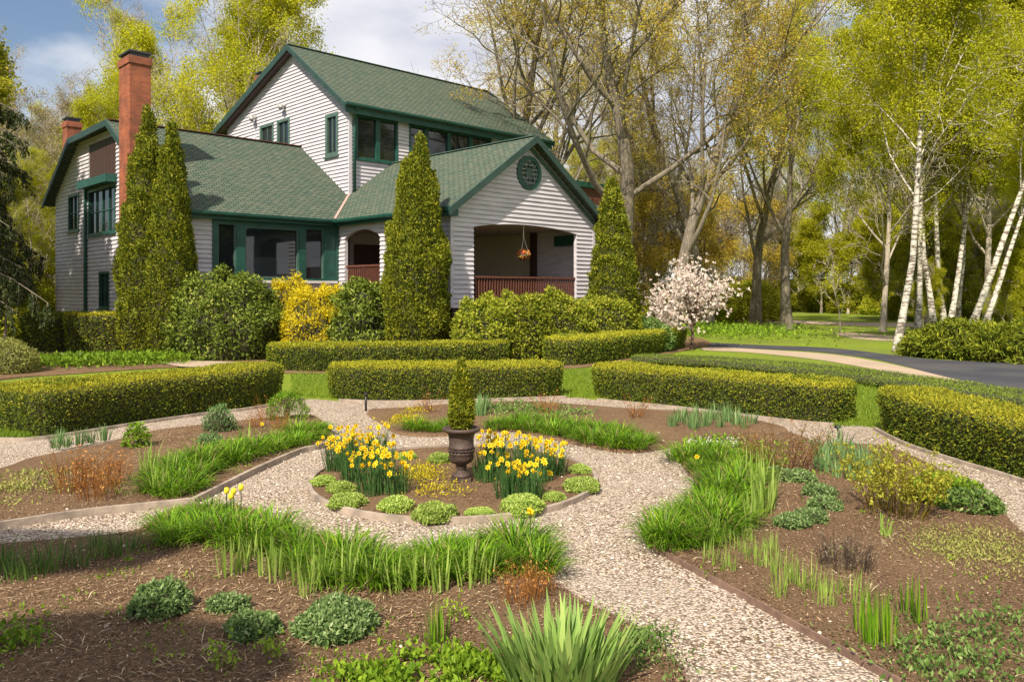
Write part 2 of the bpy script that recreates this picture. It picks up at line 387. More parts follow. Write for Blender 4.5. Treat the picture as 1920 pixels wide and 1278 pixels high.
# ================================================================= HOUSE
S = 1.085
def HZ(z): return 2.35 + (z - 2.6) * S
def HV(a, b, z): return (a * S, b * S, HZ(z))
house = empty('house', (-6.64 * S, 30 * S, 0), math.atan2(.6978, .7164))
tag(house, 'pale clapboard house with green shingle roofs, green trim and an arched gable porch', 'house')
def sidemat(name, c):
    m, n, l, p = base_mat(name)
    t = n.new('ShaderNodeTexCoord'); nn = n.new('ShaderNodeTexNoise'); nn.inputs['Scale'].default_value = 1.5; nn.inputs['Detail'].default_value = 6
    mpn = n.new('ShaderNodeMapping'); mpn.inputs['Scale'].default_value = (1, 1, 6); l.new(t.outputs['Object'], mpn.inputs[0]); l.new(mpn.outputs[0], nn.inputs[0])
    r = ramp(n, l, nn.outputs[0], [(.3, [x * .80 for x in c]), (.68, [min(1, x * 1.06) for x in c])]); l.new(r.outputs[0], p.inputs['Base Color'])
    p.inputs['Roughness'].default_value = .65; return m
M_SIDE = sidemat('clapboard', (.555, .515, .56))
M_TRIM = plain('green_paint', (.012, .07, .052), .45, var=.25, bscale=8)
M_RAKE = plain('dark_rake_paint', (.022, .052, .042), .5, var=.2, bscale=8)
M_TRIM2 = plain('grey_green_paint', (.07, .12, .10), .5, var=.2, bscale=8)
M_BROWN = plain('stained_cedar', (.12, .042, .026), .6, bump=.3, var=.3)
M_DARKW = plain('dark_brown_wood', (.05, .022, .016), .6, var=.3)
M_OLIVE = plain('olive_board', (.42, .37, .26), .8, var=.15)  # olive stained board of the porch's inner wall
M_WHITE = plain('white_trim', (.66, .62, .60), .6)
M_FOUND = plain('foundation_stone', (.12, .11, .10), .9, bump=.6, var=.4, bscale=6)
M_CEIL = plain('porch_ceiling', (.5, .44, .36), .8)
def glassmat():
    m, n, l, p = base_mat('window_glass')
    p.inputs['Base Color'].default_value = (.012, .016, .018, 1); p.inputs['Roughness'].default_value = .04; p.inputs['Specular IOR Level'].default_value = .8
    t = n.new('ShaderNodeTexCoord'); nn = n.new('ShaderNodeTexNoise'); nn.inputs['Scale'].default_value = .8; l.new(t.outputs['Object'], nn.inputs[0])
    b = n.new('ShaderNodeBump'); b.inputs['Strength'].default_value = .08; b.inputs['Distance'].default_value = .05; l.new(nn.outputs[0], b.inputs['Height']); l.new(b.outputs[0], p.inputs['Normal'])
    return m
M_GLASS = glassmat()
def shingle(name, c1, c2):
    m, n, l, p = base_mat(name)
    uv = n.new('ShaderNodeUVMap'); uv.uv_map = 'UVMap'
    nn0 = n.new('ShaderNodeTexNoise'); nn0.inputs['Scale'].default_value = 2.2; nn0.inputs['Detail'].default_value = 2; l.new(uv.outputs[0], nn0.inputs[0])
    b = n.new('ShaderNodeTexBrick'); b.inputs['Scale'].default_value = 1; b.inputs['Brick Width'].default_value = .30; b.inputs['Row Height'].default_value = .15
    b.inputs['Mortar Size'].default_value = .018; b.inputs['Mortar Smooth'].default_value = .3; b.inputs['Bias'].default_value = 0
    b.inputs['Color1'].default_value = (*c1, 1); b.inputs['Color2'].default_value = (*c2, 1); b.inputs['Mortar'].default_value = (*[x * .28 for x in c1], 1)
    l.new(uv.outputs[0], b.inputs[0])
    nn = n.new('ShaderNodeTexNoise'); nn.inputs['Scale'].default_value = 5; nn.inputs['Detail'].default_value = 8; nn.inputs['Roughness'].default_value = .8; l.new(uv.outputs[0], nn.inputs[0])
    r = ramp(n, l, nn.outputs[0], [(.3, (.62, .62, .62)), (.7, (1.35, 1.3, 1.25))])
    mu = n.new('ShaderNodeMix'); mu.data_type = 'RGBA'; mu.blend_type = 'MULTIPLY'; mu.inputs[0].default_value = 1
    l.new(b.outputs[0], mu.inputs[6]); l.new(r.outputs[0], mu.inputs[7]); l.new(mu.outputs[2], p.inputs['Base Color'])
    p.inputs['Roughness'].default_value = .9; p.inputs['Specular IOR Level'].default_value = .2
    bp = n.new('ShaderNodeBump'); bp.inputs['Strength'].default_value = .7; bp.inputs['Distance'].default_value = .02
    l.new(b.outputs['Fac'], bp.inputs['Height']); bp.invert = True; l.new(bp.outputs[0], p.inputs['Normal'])
    return m
M_ROOF = shingle('green_shingle', (.070, .108, .082), (.118, .135, .102))

ROW = .155
def siding(name, loops, fm, inner=True, mat=None, row=ROW):
    "clapboard wall: loops in (s, z), fm(s, z, depth) -> house coordinates"
    edges = []
    for L in loops:
        for i in range(len(L)): edges.append((L[i], L[(i + 1) % len(L)]))
    zs = sorted({round(p[1], 4) for L in loops for p in L}); z0, z1 = zs[0], zs[-1]
    k = 0; bp = set(zs)
    while z0 + k * row < z1: bp.add(round(z0 + k * row, 4)); k += 1
    bp = sorted(bp); mb = MB()
    for za, zb in zip(bp[:-1], bp[1:]):
        if zb - za < 1e-4: continue
        zm = (za + zb) / 2; xs = []
        for (s0, q0), (s1, q1) in edges:
            if (q0 > zm) != (q1 > zm):
                g = lambda z: s0 + (s1 - s0) * (z - q0) / (q1 - q0)
                xs.append((g(zm), g(za), g(zb)))
        xs.sort()
        fr = ((zm - z0) % row) / row; r0 = math.floor((zm - z0) / row) * row + z0
        da = .012 + .045 * (1 - (za - r0) / row); db = .012 + .045 * (1 - (zb - r0) / row)
        for p, q in zip(xs[0::2], xs[1::2]):
            v = [fm(p[1], za, da), fm(q[1], za, da), fm(q[2], zb, db), fm(p[2], zb, db)]
            mb.add(v, [(0, 1, 2, 3)])
            if abs(za - r0) < 1e-3: mb.add([fm(p[1], za, 0), fm(q[1], za, 0), fm(q[1], za, da), fm(p[1], za, da)], [(0, 1, 2, 3)])
            if inner: mb.add([fm(p[1], za, -.1), fm(q[1], za, -.1), fm(q[2], zb, -.1), fm(p[2], zb, -.1)], [(0, 1, 2, 3)])
            if abs(p[1] - p[2]) < 9: mb.add([fm(p[1], za, -.1), fm(p[1], za, da), fm(p[2], zb, db), fm(p[2], zb, -.1)], [(0, 1, 2, 3)]); mb.add([fm(q[1], za, -.1), fm(q[1], za, da), fm(q[2], zb, db), fm(q[2], zb, -.1)], [(0, 1, 2, 3)])
    mb.V = [HV(*v) for v in mb.V]
    return mb.build(name, mat or M_SIDE, house)
def FB(b0): return lambda s, z, d: (s, b0 - d, z)        # wall facing -b
def FA(a0): return lambda s, z, d: (a0 - d, s, z)        # wall facing -a
def FAr(a0): return lambda s, z, d: (a0 + d, s, z)
def FBr(b0): return lambda s, z, d: (s, b0 + d, z)
def hbox(mb, fm, s0, s1, z0, z1, d0, d1):
    mb.hexa([fm(s0, z0, d0), fm(s1, z0, d0), fm(s1, z0, d1), fm(s0, z0, d1), fm(s0, z1, d0), fm(s1, z1, d0), fm(s1, z1, d1), fm(s0, z1, d1)])
def hb(name, mat, parent, *boxes):
    mb = MB(HV)
    for b in boxes: hbox(mb, *b)
    return mb.build(name, mat, parent)
def arch(s0, s1, z, rise, n=16):
    return [(s0 + (s1 - s0) * i / n, z + rise * math.sin(PI * i / n) ** .8) for i in range(n + 1)]
def window(fm, s0, s1, z0, z1, cols=1, rows=1, fw=.09, mat=None, label=None, sill=True, depth=.03):
    fr = hb('window', mat or M_TRIM, house,
            (fm, s0, s1, z1 - fw, z1, -.06, depth + .035), (fm, s0, s1, z0, z0 + fw, -.06, depth + .035),
            (fm, s0, s0 + fw, z0 + fw, z1 - fw, -.06, depth + .033), (fm, s1 - fw, s1, z0 + fw, z1 - fw, -.06, depth + .033))
    if label: fr['label'] = label
    hb('glass', M_GLASS, fr, (fm, s0 + fw * .5, s1 - fw * .5, z0 + fw * .5, z1 - fw * .5, -.05, -.03))
    bx = []
    for i in range(1, cols):
        s = s0 + fw + (s1 - s0 - 2 * fw) * i / cols; bx.append((fm, s - .022, s + .022, z0 + fw, z1 - fw, -.035, .02))
    for i in range(1, rows):
        z = z0 + fw + (z1 - z0 - 2 * fw) * i / rows; bx.append((fm, s0 + fw, s1 - fw, z - .015, z + .015, -.035, .016))
    if bx: hb('muntin', mat or M_TRIM, fr, *bx)
    if sill: hb('sill', mat or M_TRIM, fr, (fm, s0 - .05, s1 + .05, z0 - .06, z0, -.04, depth + .09))
    return fr

ZG = .434
# --- sunroom wing, front wall
siding('wall', [[(-5.84, 2.0), (.33, 2.0), (.33, 5.2), (-5.84, 5.2)], [(-4.57, 2.97), (.2, 2.97), (.2, 5.0), (-4.57, 5.0)]], FB(.35))
f = FB(.35)
fr = hb('window', M_TRIM, house, (f, -4.57, .2, 4.86, 5.12, -.05, .10), (f, -4.57, .2, 2.97, 3.05, -.05, .10),
        (f, -4.57, -4.40, 3.05, 4.86, -.05, .098), (f, -3.74, -3.42, 3.05, 4.86, -.05, .098), (f, -1.34, -1.08, 3.05, 4.86, -.05, .098), (f, -.30, .2, 3.05, 4.86, -.05, .098))
fr['label'] = 'wide dark picture window in heavy green frames'
hb('glass', M_GLASS, fr, (f, -4.40, -.30, 3.05, 4.86, -.04, -.02))
hb('sash', M_TRIM2, fr, (f, -3.42, -3.36, 3.05, 4.86, -.02, .05), (f, -1.40, -1.34, 3.05, 4.86, -.02, .05), (f, -3.36, -1.4, 4.80, 4.86, -.02, .05), (f, -3.36, -1.4, 3.05, 3.11, -.02, .05),
   (f, -4.40, -4.35, 3.05, 4.86, -.02, .05), (f, -3.79, -3.74, 3.05, 4.86, -.02, .05), (f, -1.08, -1.03, 3.05, 4.86, -.02, .05), (f, -.35, -.3, 3.05, 4.86, -.02, .05))
hb('sill', M_WHITE, fr, (f, -4.65, .24, 2.88, 2.97, -.04, .16))
hb('corner_post', M_TRIM, house, (f, .2, .42, 2.0, 5.14, -.1, .13))
hb('foundation', M_FOUND, house, (f, -5.8, .3, ZG - .1, 2.0, -.2, .0))
# --- left facade
siding('wall', [[(.37, ZG - .1), (13.6, ZG - .1), (13.6, 6.75), (10.3, 8.72), (5.6, 8.75), (.37, 5.42)], [(5.75, 4.8), (8.95, 4.8), (8.95, 6.62), (5.75, 6.62)],
                [(10.2, 5.1), (11.66, 5.1), (11.66, 6.65), (10.2, 6.65)], [(6.47, 1.9), (7.65, 1.9), (7.65, 3.35), (6.47, 3.35)], [(5.75, 6.95), (8.95, 6.95), (8.95, 8.45), (5.75, 8.45)]], FA(-5.84))
f = FA(-5.84)
window(f, 5.75, 8.95, 4.8, 6.62, 4, 2, label='wide green framed window group beside the chimney')
window(f, 10.2, 11.66, 5.1, 6.65, 2, 2); window(f, 6.47, 7.65, 1.9, 3.35, 2, 1)
hb('gable_panel', M_DARKW, house, *[(f, 5.75 + i * .4, 6.13 + i * .4, 6.95, 8.45, -.08, .01) for i in range(8)])
hb('awning', M_TRIM, house, (f, 5.6, 9.1, 6.66, 6.95, -.02, .45))
hb('downspout', M_TRIM, house, (f, 9.1, 9.25, ZG, 6.7, .04, .15))
# --- porch walls
ap = arch(-2.46, -.18, 4.55, .30)
siding('wall', [[(-6.31, 2.05), (.33, 2.05), (.33, 5.2), (-6.31, 5.2)], [(-2.46, 2.15), (-.18, 2.15)] + ap[::-1], [(-5.9, 2.15), (-3.4, 2.15)] + arch(-5.9, -3.4, 4.55, .30)[::-1]], FA(.35))
rz_ = lambda a: 5.26 + .704 * a
siding('wall', [[(.35, 2.05), (7.43, 2.05), (7.43, rz_(.35) - .13), (3.89, rz_(3.89) - .13), (.35, rz_(.35) - .13)],
                [(1.31, 2.15), (6.44, 2.15)] + arch(1.31, 6.44, 4.71, .2)[::-1]], FB(-6.33))
for s_ in (.30, 7.36): hb('corner_board', M_SIDE, house, (FB(-6.33), s_, s_ + .12, 2.05, 5.3, -.05, .06))
siding('wall', [[(-6.31, 2.05), (1.7, 2.05), (1.7, 5.2), (-6.31, 5.2)]], FAr(7.43))
siding('wall', [[(-6.2, 2.15), (-3.55, 2.15), (-3.55, 4.95), (-6.2, 4.95)]], FA(7.28), inner=False)
hb('post', M_DARKW, house, (FA(7.28), -3.55, -3.3, 2.15, 4.95, 0, .22))
hb('interior_panel', M_OLIVE, house, (FA(7.28), -3.3, 1.7, 2.15, 4.95, -.05, .02))
hb('wainscot', M_BROWN, house, (FA(7.28), -3.3, 1.7, 2.15, 3.2, .02, .06))
hb('transom', M_TRIM, house, (FA(7.2), -5.9, -4.6, 4.35, 4.75, 0, .1))
hb('porch_floor', M_BROWN, house, (FB(-6.2), .5, 7.3, 2.03, 2.15, -7.8, 0))
hb('porch_ceiling', M_CEIL, house, (FB(-6.2), .47, 7.25, 4.96, 5.03, -7.85, -.02))
hb('foundation', M_FOUND, house, (FB(-6.25), .5, 7.35, ZG - .1, 2.02, -6.3, 0))
hb('skirt', M_DARKW, house, (FB(-6.25), .45, 7.4, 1.0, 2.04, 0, .05)); hb('skirt', M_DARKW, house, (FA(.5), -6.2, .2, 1.0, 2.04, 0, .05))
def rail(fm, s0, s1, z0, z1, mat, label):
    o = hb('railing', mat, house, (fm, s0, s1, z1 - .07, z1, -.05, .05), (fm, s0, s1, z0, z0 + .06, -.03, .03),
           *[(fm, s, s + .045, z0 + .06, z1 - .07, -.02, .02) for s in np.arange(s0 + .04, s1 - .05, .125)])
    o['label'] = label
rail(FB(-6.26), 1.31, 6.44, 2.2, 3.1, M_BROWN, 'brown porch railing under the wide arch')
rail(FA(.42), -2.46, -.18, 2.4, 3.55, M_BROWN, 'reddish brown railing in the small side arch')
rail(FA(.42), -5.9, -3.4, 2.4, 3.3, M_BROWN, 'brown railing behind the conical tree')
# --- main block
siding('wall', [[(1.79, 5.6), (12.9, 5.6), (12.9, 10.82), (6.1, 13.3), (1.79, 10.22)],
                [(2.53, 8.2), (3.53, 8.2), (3.53, 10.0), (2.53, 10.0)], [(6.54, 8.8), (7.72, 8.8), (7.72, 10.4), (6.54, 10.4)], [(8.03, 8.8), (9.38, 8.8), (9.38, 10.4), (8.03, 10.4)]], FA(1.77))
f = FA(1.77)
window(f, 2.53, 3.53, 8.2, 10.0, 2, 1, fw=.16, mat=M_TRIM2, label='tall narrow window near the gable corner')
window(f, 6.54, 7.72, 8.8, 10.4, 2, 1, fw=.14, mat=M_TRIM2); window(f, 8.03, 9.38, 8.8, 10.4, 2, 1, fw=.14, mat=M_TRIM2)
siding('wall', [[(1.77, 1.6), (13.2, 1.6), (13.2, 10.1), (1.77, 10.1)], [(2.05, 8.0), (4.16, 8.0), (4.16, 9.8), (2.05, 9.8)], [(4.75, 7.7), (9.6, 7.7), (9.6, 9.8), (4.75, 9.8)]], FB(1.77))
siding('wall', [[(1.79, 1.6), (12.9, 1.6), (12.9, 10.82), (6.1, 13.3), (1.79, 10.22)]], FAr(13.2))
siding('wall', [[(1.77, ZG), (13.2, ZG), (13.2, 10.8), (1.77, 10.8)]], FBr(12.9), row=.31)
siding('wall', [[(-5.84, ZG), (1.77, ZG), (1.77, 6.7), (-5.84, 6.7)]], FBr(13.6), row=.31)
f = FB(1.77)
window(f, 2.05, 3.12, 8.0, 9.8, 1, 1, mat=M_TRIM); window(f, 3.14, 4.16, 8.0, 9.8, 1, 1, mat=M_TRIM)
window(f, 4.75, 5.7, 7.7, 9.8, 1, 1, mat=M_TRIM)
for i in range(3): window(f, 5.72 + i * 1.3, 7.0 + i * 1.3, 7.7, 9.8, 1, 1, mat=M_TRIM)
hb('corner_board', M_SIDE, house, (FB(1.77), 1.71, 1.86, 5.6, 10.1, 0, .06))
# downspout with an elbow from the gutter
mb = MB(HV); mb.tube([(1.85, 1.35, 10.0), (1.9, 1.45, 9.9), (1.93, 1.62, 9.6), (1.93, 1.64, 9.2), (1.93, 1.64, 6.55)], .065, 8); mb.build('downspout', M_TRIM, house, True)
hb('door', M_DARKW, house, (FB(1.77), 1.95, 3.5, 2.16, 4.5, .065, .10))
# right wing
siding('wall', [[(8.7, 1.5), (18.4, 1.5), (18.4, 7.4), (8.7, 7.4)]], FB(.2)); 
hb('wing_panel', M_BROWN, house, (FB(.2), 8.7, 18.4, 7.0, 7.75, -.1, .08))
siding('wall', [[(.22, 1.5), (6, 1.5), (6, 7.4), (.22, 7.4)]], FAr(18.4))

def roofslab(name, P4, parent=house, th=.13, mat=None, along=0):
    "P4: eave0, eave1, ridge1, ridge0 in house coordinates"
    V = [HV(*p) for p in P4]; V2 = [(v[0], v[1], v[2] - th) for v in V]
    me = bpy.data.meshes.new(name)
    me.from_pydata(V + V2, [], [(0, 1, 2, 3), (7, 6, 5, 4), (0, 4, 5, 1), (1, 5, 6, 2), (2, 6, 7, 3), (3, 7, 4, 0)])
    uv = me.uv_layers.new(name='UVMap')
    e = Vector(V[1]) - Vector(V[0]); e.normalize(); s = Vector(V[3]) - Vector(V[0]); s -= e * s.dot(e); s.normalize()
    for lp in me.loops:
        d = me.vertices[lp.vertex_index].co - Vector(V[0]); uv.data[lp.index].uv = (d.dot(e), d.dot(s))
    me.materials.append(mat or M_ROOF); me.update()
    return link(bpy.data.objects.new(name, me), parent)
def trimline(name, p, q, wd, h, mat=None, dz=0, parent=house):
    "board following a roof edge, set proud of it"
    p, q = np.array(HV(*p)), np.array(HV(*q)); d = nrm(q - p); s = nrm(np.cross(d, [0, 0, 1.])) * wd / 2
    up = np.array([0, 0, 1.])
    V = [p - s + up * (dz - h), q - s + up * (dz - h), q + s + up * (dz - h), p + s + up * (dz - h), p - s + up * dz, q - s + up * dz, q + s + up * dz, p + s + up * dz]
    mb = MB(); mb.hexa(V); return mb.build(name, mat or M_TRIM, parent)
def gutter(p, q, name='gutter'):
    p, q = np.array(HV(*p)), np.array(HV(*q)); d = nrm(q - p); s = nrm(np.cross(d, [0, 0, 1.]))
    prof = [(-.07, .04), (-.07, -.03), (-.05, -.075), (0, -.09), (.05, -.075), (.075, -.03), (.08, .05), (.068, .05), (.06, -.02), (0, -.075), (-.058, -.02), (-.06, .04)]
    V = [e + s * x + np.array([0, 0, z]) for e in (p, q) for x, z in prof]; n = len(prof)
    F = [(i, (i + 1) % n, n + (i + 1) % n, n + i) for i in range(n)] + [tuple(range(n))[::-1], tuple(range(n, 2 * n))]
    return mesh(name, V, F, M_TRIM, house)
# left wing roof
r1 = roofslab('roof', [(-6.25, 0, 5.26), (1.9, 0, 5.26), (1.9, 5.6, 8.93), (-6.25, 5.6, 8.93)]); r1['label'] = 'green shingle roof of the low left wing'
roofslab('roof', [(1.75, 10.3, 8.86), (-6.25, 10.3, 8.86), (-6.25, 5.58, 8.93), (1.75, 5.58, 8.93)])
roofslab('roof', [(1.75, 14.1, 6.5), (-6.25, 14.1, 6.5), (-6.25, 10.28, 8.86), (1.75, 10.28, 8.86)])
for p, q in (((-6.27, 0, 5.26), (-6.27, 5.6, 8.93)), ((-6.27, 5.6, 8.93), (-6.27, 10.3, 8.86)), ((-6.27, 10.3, 8.86), (-6.27, 14.1, 6.5))): trimline('rake_board', p, q, .07, .26, M_RAKE, dz=.01)
trimline('ridge_cap', (-6.2, 5.59, 8.93), (1.75, 5.59, 8.93), .25, .03, M_BROWN, dz=.035)
trimline('fascia', (-6.2, .05, 5.2), (.1, .05, 5.2), .03, .2, dz=.0)
gutter((-6.25, -.08, 5.2), (.0, -.08, 5.2))
# porch roof
r2 = roofslab('roof', [(0, -6.75, 5.26), (0, 3, 5.26), (3.89, 3, 8.0), (3.89, -6.75, 8.0)]); r2['label'] = 'green shingle roof of the gable porch'
roofslab('roof', [(7.78, 1.75, 5.26), (7.78, -6.75, 5.26), (3.89, -6.75, 8.0), (3.89, 1.75, 8.0)])
trimline('rake_board', (-.05, -6.77, 5.22), (3.89, -6.77, 8.0), .07, .28, M_RAKE, dz=.012); trimline('rake_board', (7.83, -6.77, 5.22), (3.89, -6.77, 8.0), .07, .28, M_RAKE, dz=.012)
trimline('rake_board', (.30, -6.40, 5.22), (3.89, -6.40, 7.75), .05, .18, M_TRIM2, dz=.0); trimline('rake_board', (7.48, -6.40, 5.22), (3.89, -6.40, 7.75), .05, .18, M_TRIM2, dz=.0)
trimline('ridge_cap', (3.89, -6.7, 8.0), (3.89, 1.72, 8.0), .22, .03, M_ROOF if False else M_TRIM2, dz=.03)
gutter((-.09, -.04, 5.2), (-.09, -6.7, 5.2)); gutter((7.87, -6.7, 5.2), (7.87, .1, 5.2))
trimline('fascia', (.05, .05, 5.2), (.05, -6.6, 5.2), .03, .2)
for s_ in (-.08, 7.44): hb('cornice_return', M_TRIM, house, (FB(-6.4), s_, s_ + .42, 4.98, 5.2, -.05, .33))
# valley flashing
M_FLASH = plain('valley_flashing', (.40, .27, .23), .6)
trimline('valley_flashing', (.0, .0, 5.29), (1.75, 1.75, 6.50), .10, .02, M_FLASH, dz=.035)
# main roof
r3 = roofslab('roof', [(1.35, 1.4, 10.1), (13.55, 1.4, 10.1), (13.55, 6.1, 13.46), (1.35, 6.1, 13.46)]); r3['label'] = 'tall green shingle roof of the upper storey'
roofslab('roof', [(13.55, 13.75, 10.68), (1.35, 13.75, 10.68), (1.35, 6.1, 13.46), (13.55, 6.1, 13.46)])
trimline('rake_board', (1.33, 1.38, 10.1), (1.33, 6.1, 13.46), .07, .25, M_RAKE, dz=.012); trimline('rake_board', (1.33, 13.75, 10.68), (1.33, 6.1, 13.46), .07, .3, M_RAKE, dz=.012)
trimline('rake_board', (13.57, 1.38, 10.1), (13.57, 6.1, 13.46), .07, .25, M_RAKE, dz=.012)
trimline('soffit', (1.55, 1.75, 10.1), (1.55, 6.1, 13.25), .3, .05, M_DARKW, dz=-.0); trimline('soffit', (1.55, 13.3, 10.62), (1.55, 6.1, 13.22), .3, .05, M_DARKW)
trimline('ridge_cap', (1.35, 6.1, 13.46), (13.5, 6.1, 13.46), .22, .03, M_TRIM2, dz=.035)
gutter((1.3, 1.3, 10.08), (13.5, 1.3, 10.08)); trimline('fascia', (1.4, 1.45, 10.02), (13.5, 1.45, 10.02), .04, .3, M_TRIM)
trimline('soffit', (1.4, 1.6, 9.9), (13.4, 1.6, 9.9), .3, .03, M_TRIM)
trimline('fascia', (8.6, .0, 8.05), (18.8, .0, 8.05), .1, .28, dz=0); roofslab('roof', [(8.6, .0, 7.98), (18.8, .0, 7.98), (18.8, 6.2, 8.3), (8.6, 6.2, 8.3)], mat=M_TRIM2)
# chimneys
def brickmat():
    m, n, l, p = base_mat('red_brick'); uv = n.new('ShaderNodeTexCoord')
    b = n.new('ShaderNodeTexBrick'); b.inputs['Brick Width'].default_value = .22; b.inputs['Row Height'].default_value = .08; b.inputs['Scale'].default_value = 1; b.inputs['Mortar Size'].default_value = .008
    b.inputs['Color1'].default_value = (.34, .09, .036, 1); b.inputs['Color2'].default_value = (.23, .058, .027, 1); b.inputs['Mortar'].default_value = (.22, .13, .09, 1)
    sp = n.new('ShaderNodeSeparateXYZ'); l.new(uv.outputs['Object'], sp.inputs[0]); aa = n.new('ShaderNodeMath'); aa.operation = 'ADD'; l.new(sp.outputs[0], aa.inputs[0]); l.new(sp.outputs[1], aa.inputs[1])
    cb = n.new('ShaderNodeCombineXYZ'); l.new(aa.outputs[0], cb.inputs[0]); l.new(sp.outputs[2], cb.inputs[1]); l.new(cb.outputs[0], b.inputs[0])
    nn = n.new('ShaderNodeTexNoise'); nn.inputs['Scale'].default_value = 2; nn.inputs['Detail'].default_value = 6; l.new(uv.outputs['Object'], nn.inputs[0]); r = ramp(n, l, nn.outputs[0], [(.3, (.6, .62, .64)), (.7, (1.25, 1.15, 1.05))])
    mu = n.new('ShaderNodeMix'); mu.data_type = 'RGBA'; mu.blend_type = 'MULTIPLY'; mu.inputs[0].default_value = 1; l.new(b.outputs[0], mu.inputs[6]); l.new(r.outputs[0], mu.inputs[7]); l.new(mu.outputs[2], p.inputs['Base Color'])
    p.inputs['Roughness'].default_value = .85
    bp = n.new('ShaderNodeBump'); bp.inputs['Strength'].default_value = .5; bp.inputs['Distance'].default_value = .01; bp.invert = True; l.new(b.outputs['Fac'], bp.inputs['Height']); l.new(bp.outputs[0], p.inputs['Normal'])
    return m
M_BRICK = brickmat(); M_CAP = plain('chimney_cap_metal', (.05, .055, .06), .5, .3)
def chimney(a0, a1, b0, b1, z0, z1, label):
    mb = MB(HV); mb.box(a0, a1, b0, b1, z0, z1 - .25); mb.box(a0 - .04, a1 + .04, b0 - .04, b1 + .04, z1 - .25, z1)
    c = mb.build('chimney', M_BRICK, house); c['label'] = label
    mb = MB(HV); mb.box(a0 + .05, a1 - .05, b0 + .05, b1 - .05, z1, z1 + .14); mb.box(a0 - .02, a1 + .02, b0 - .02, b1 + .02, z1 + .14, z1 + .2)
    mb.build('cap', M_CAP, c)
chimney(-6.50, -5.80, 2.45, 3.50, ZG, 10.62, 'tall red brick chimney rising past the left gable')
chimney(-5.25, -4.65, 14.2, 14.9, ZG, 10.35, 'short red brick chimney on the far left side')
chimney(2.4, 2.8, 10.7, 11.2, 11.0, 13.2, 'small brick chimney tip behind the upper roof')
# round gable window with lattice
cz, ca_, f = 6.74, 3.89, FB(-6.33)
def disc(r, d0, d1, n=40):
    mb = MB(HV); ring_ = [(ca_ + r * math.cos(2 * PI * i / n), cz + r * math.sin(2 * PI * i / n)) for i in range(n)]
    mb.add([f(s, z, d) for d in (d0, d1) for s, z in ring_], [(i, (i + 1) % n, n + (i + 1) % n, n + i) for i in range(n)] + [tuple(range(n, 2 * n)), tuple(range(n))[::-1]]); return mb
def ringm(r0, r1, d0, d1, n=40):
    mb = MB(HV)
    V = [f(ca_ + r * math.cos(2 * PI * i / n), cz + r * math.sin(2 * PI * i / n), d) for r, d in ((r0, d0), (r0, d1), (r1, d1), (r1, d0)) for i in range(n)]
    mb.add(V, [(k * n + i, k * n + (i + 1) % n, ((k + 1) % 4) * n + (i + 1) % n, ((k + 1) % 4) * n + i) for k in range(4) for i in range(n)]); return mb
rw = ringm(.45, .60, .0, .09).build('round_window', M_TRIM, house); disc(.46, .01, .05).build('glass', M_GLASS, rw)
mm = ringm(.36, .40, .045, .07); mm.V = mm.V; 
for an in range(0, 180, 45):
    c_, s_ = math.cos(R(an)), math.sin(R(an)); V = []
    for d in (.05, .075):
        for (l, w_) in ((-.37, -.018), (.37, -.018), (.37, .018), (-.37, .018)): V.append(f(ca_ + l * c_ - w_ * s_, cz + l * s_ + w_ * c_, d + an * .0001))
    mm.hexa(V)
mm.build('muntin', M_TRIM2, rw); ringm(.12, .16, .05, .082).build('rosette', M_TRIM2, rw)
# gable floodlights and a vent
M_LAMP = plain('lamp_housing', (.35, .34, .33), .4)
def HW(a, b, z): 
    v = house.matrix_basis @ Vector(HV(a, b, z)); return (v.x, v.y, v.z)
bpy.context.view_layer.update()
for b_, z_ in ((6.95, 10.95), (9.75, 10.85)):
    mb = MB(HV); mb.tube([(1.73, b_, z_), (1.6, b_, z_)], .09, 10); mb.tube([(1.6, b_, z_), (1.42, b_ - .12, z_ - .14)], [.05, .12], 10); mb.tube([(1.6, b_, z_), (1.45, b_ + .14, z_ - .03)], [.05, .12], 10)
    mb.build('floodlight', M_LAMP, house, True)
hb('vent', M_WHITE, house, (FA(1.77), 9.75, 10.05, 9.5, 9.9, .03, .14))
# hanging flower basket in the porch arch
hp = HW(4.05, -5.95, 3.85)
hbk = empty('hanging_basket', hp); tag(hbk, 'round basket of pink and orange flowers hanging in the porch arch', 'flower basket')
mb = MB(); mb.lathe([(.02, -.2), (.12, -.17), (.2, -.05), (.22, .05), (.18, .05)], 16); mb.build('basket', M_DARKW, hbk, True)
r_ = np.random.default_rng(3); N_ = nrm(r_.normal(0, 1, (420, 3))); P_ = N_ * np.array([.22, .22, .18]) * r_.uniform(.7, 1, (420, 1)) + [0, 0, .05]
V, Q, T = leafset(r_, P_, N_, .09, .08, r_.random(420)); qmesh('flowers', V, Q, foliage('basket_flowers', [(.75, .08, .07), (.8, .25, .04), (.85, .5, .1), (.12, .2, .03), (.8, .35, .3)]), hbk, tint=T)
mb = MB(); [mb.tube([(.2 * math.cos(t), .2 * math.sin(t), .05), (0, 0, .75)], .008, 4) for t in (0, 2.1, 4.2)]; mb.tube([(0, 0, .75), (0, 0, (4.94 - 3.85) * S)], .02, 5); mb.build('hanger', M_WHITE, hbk)
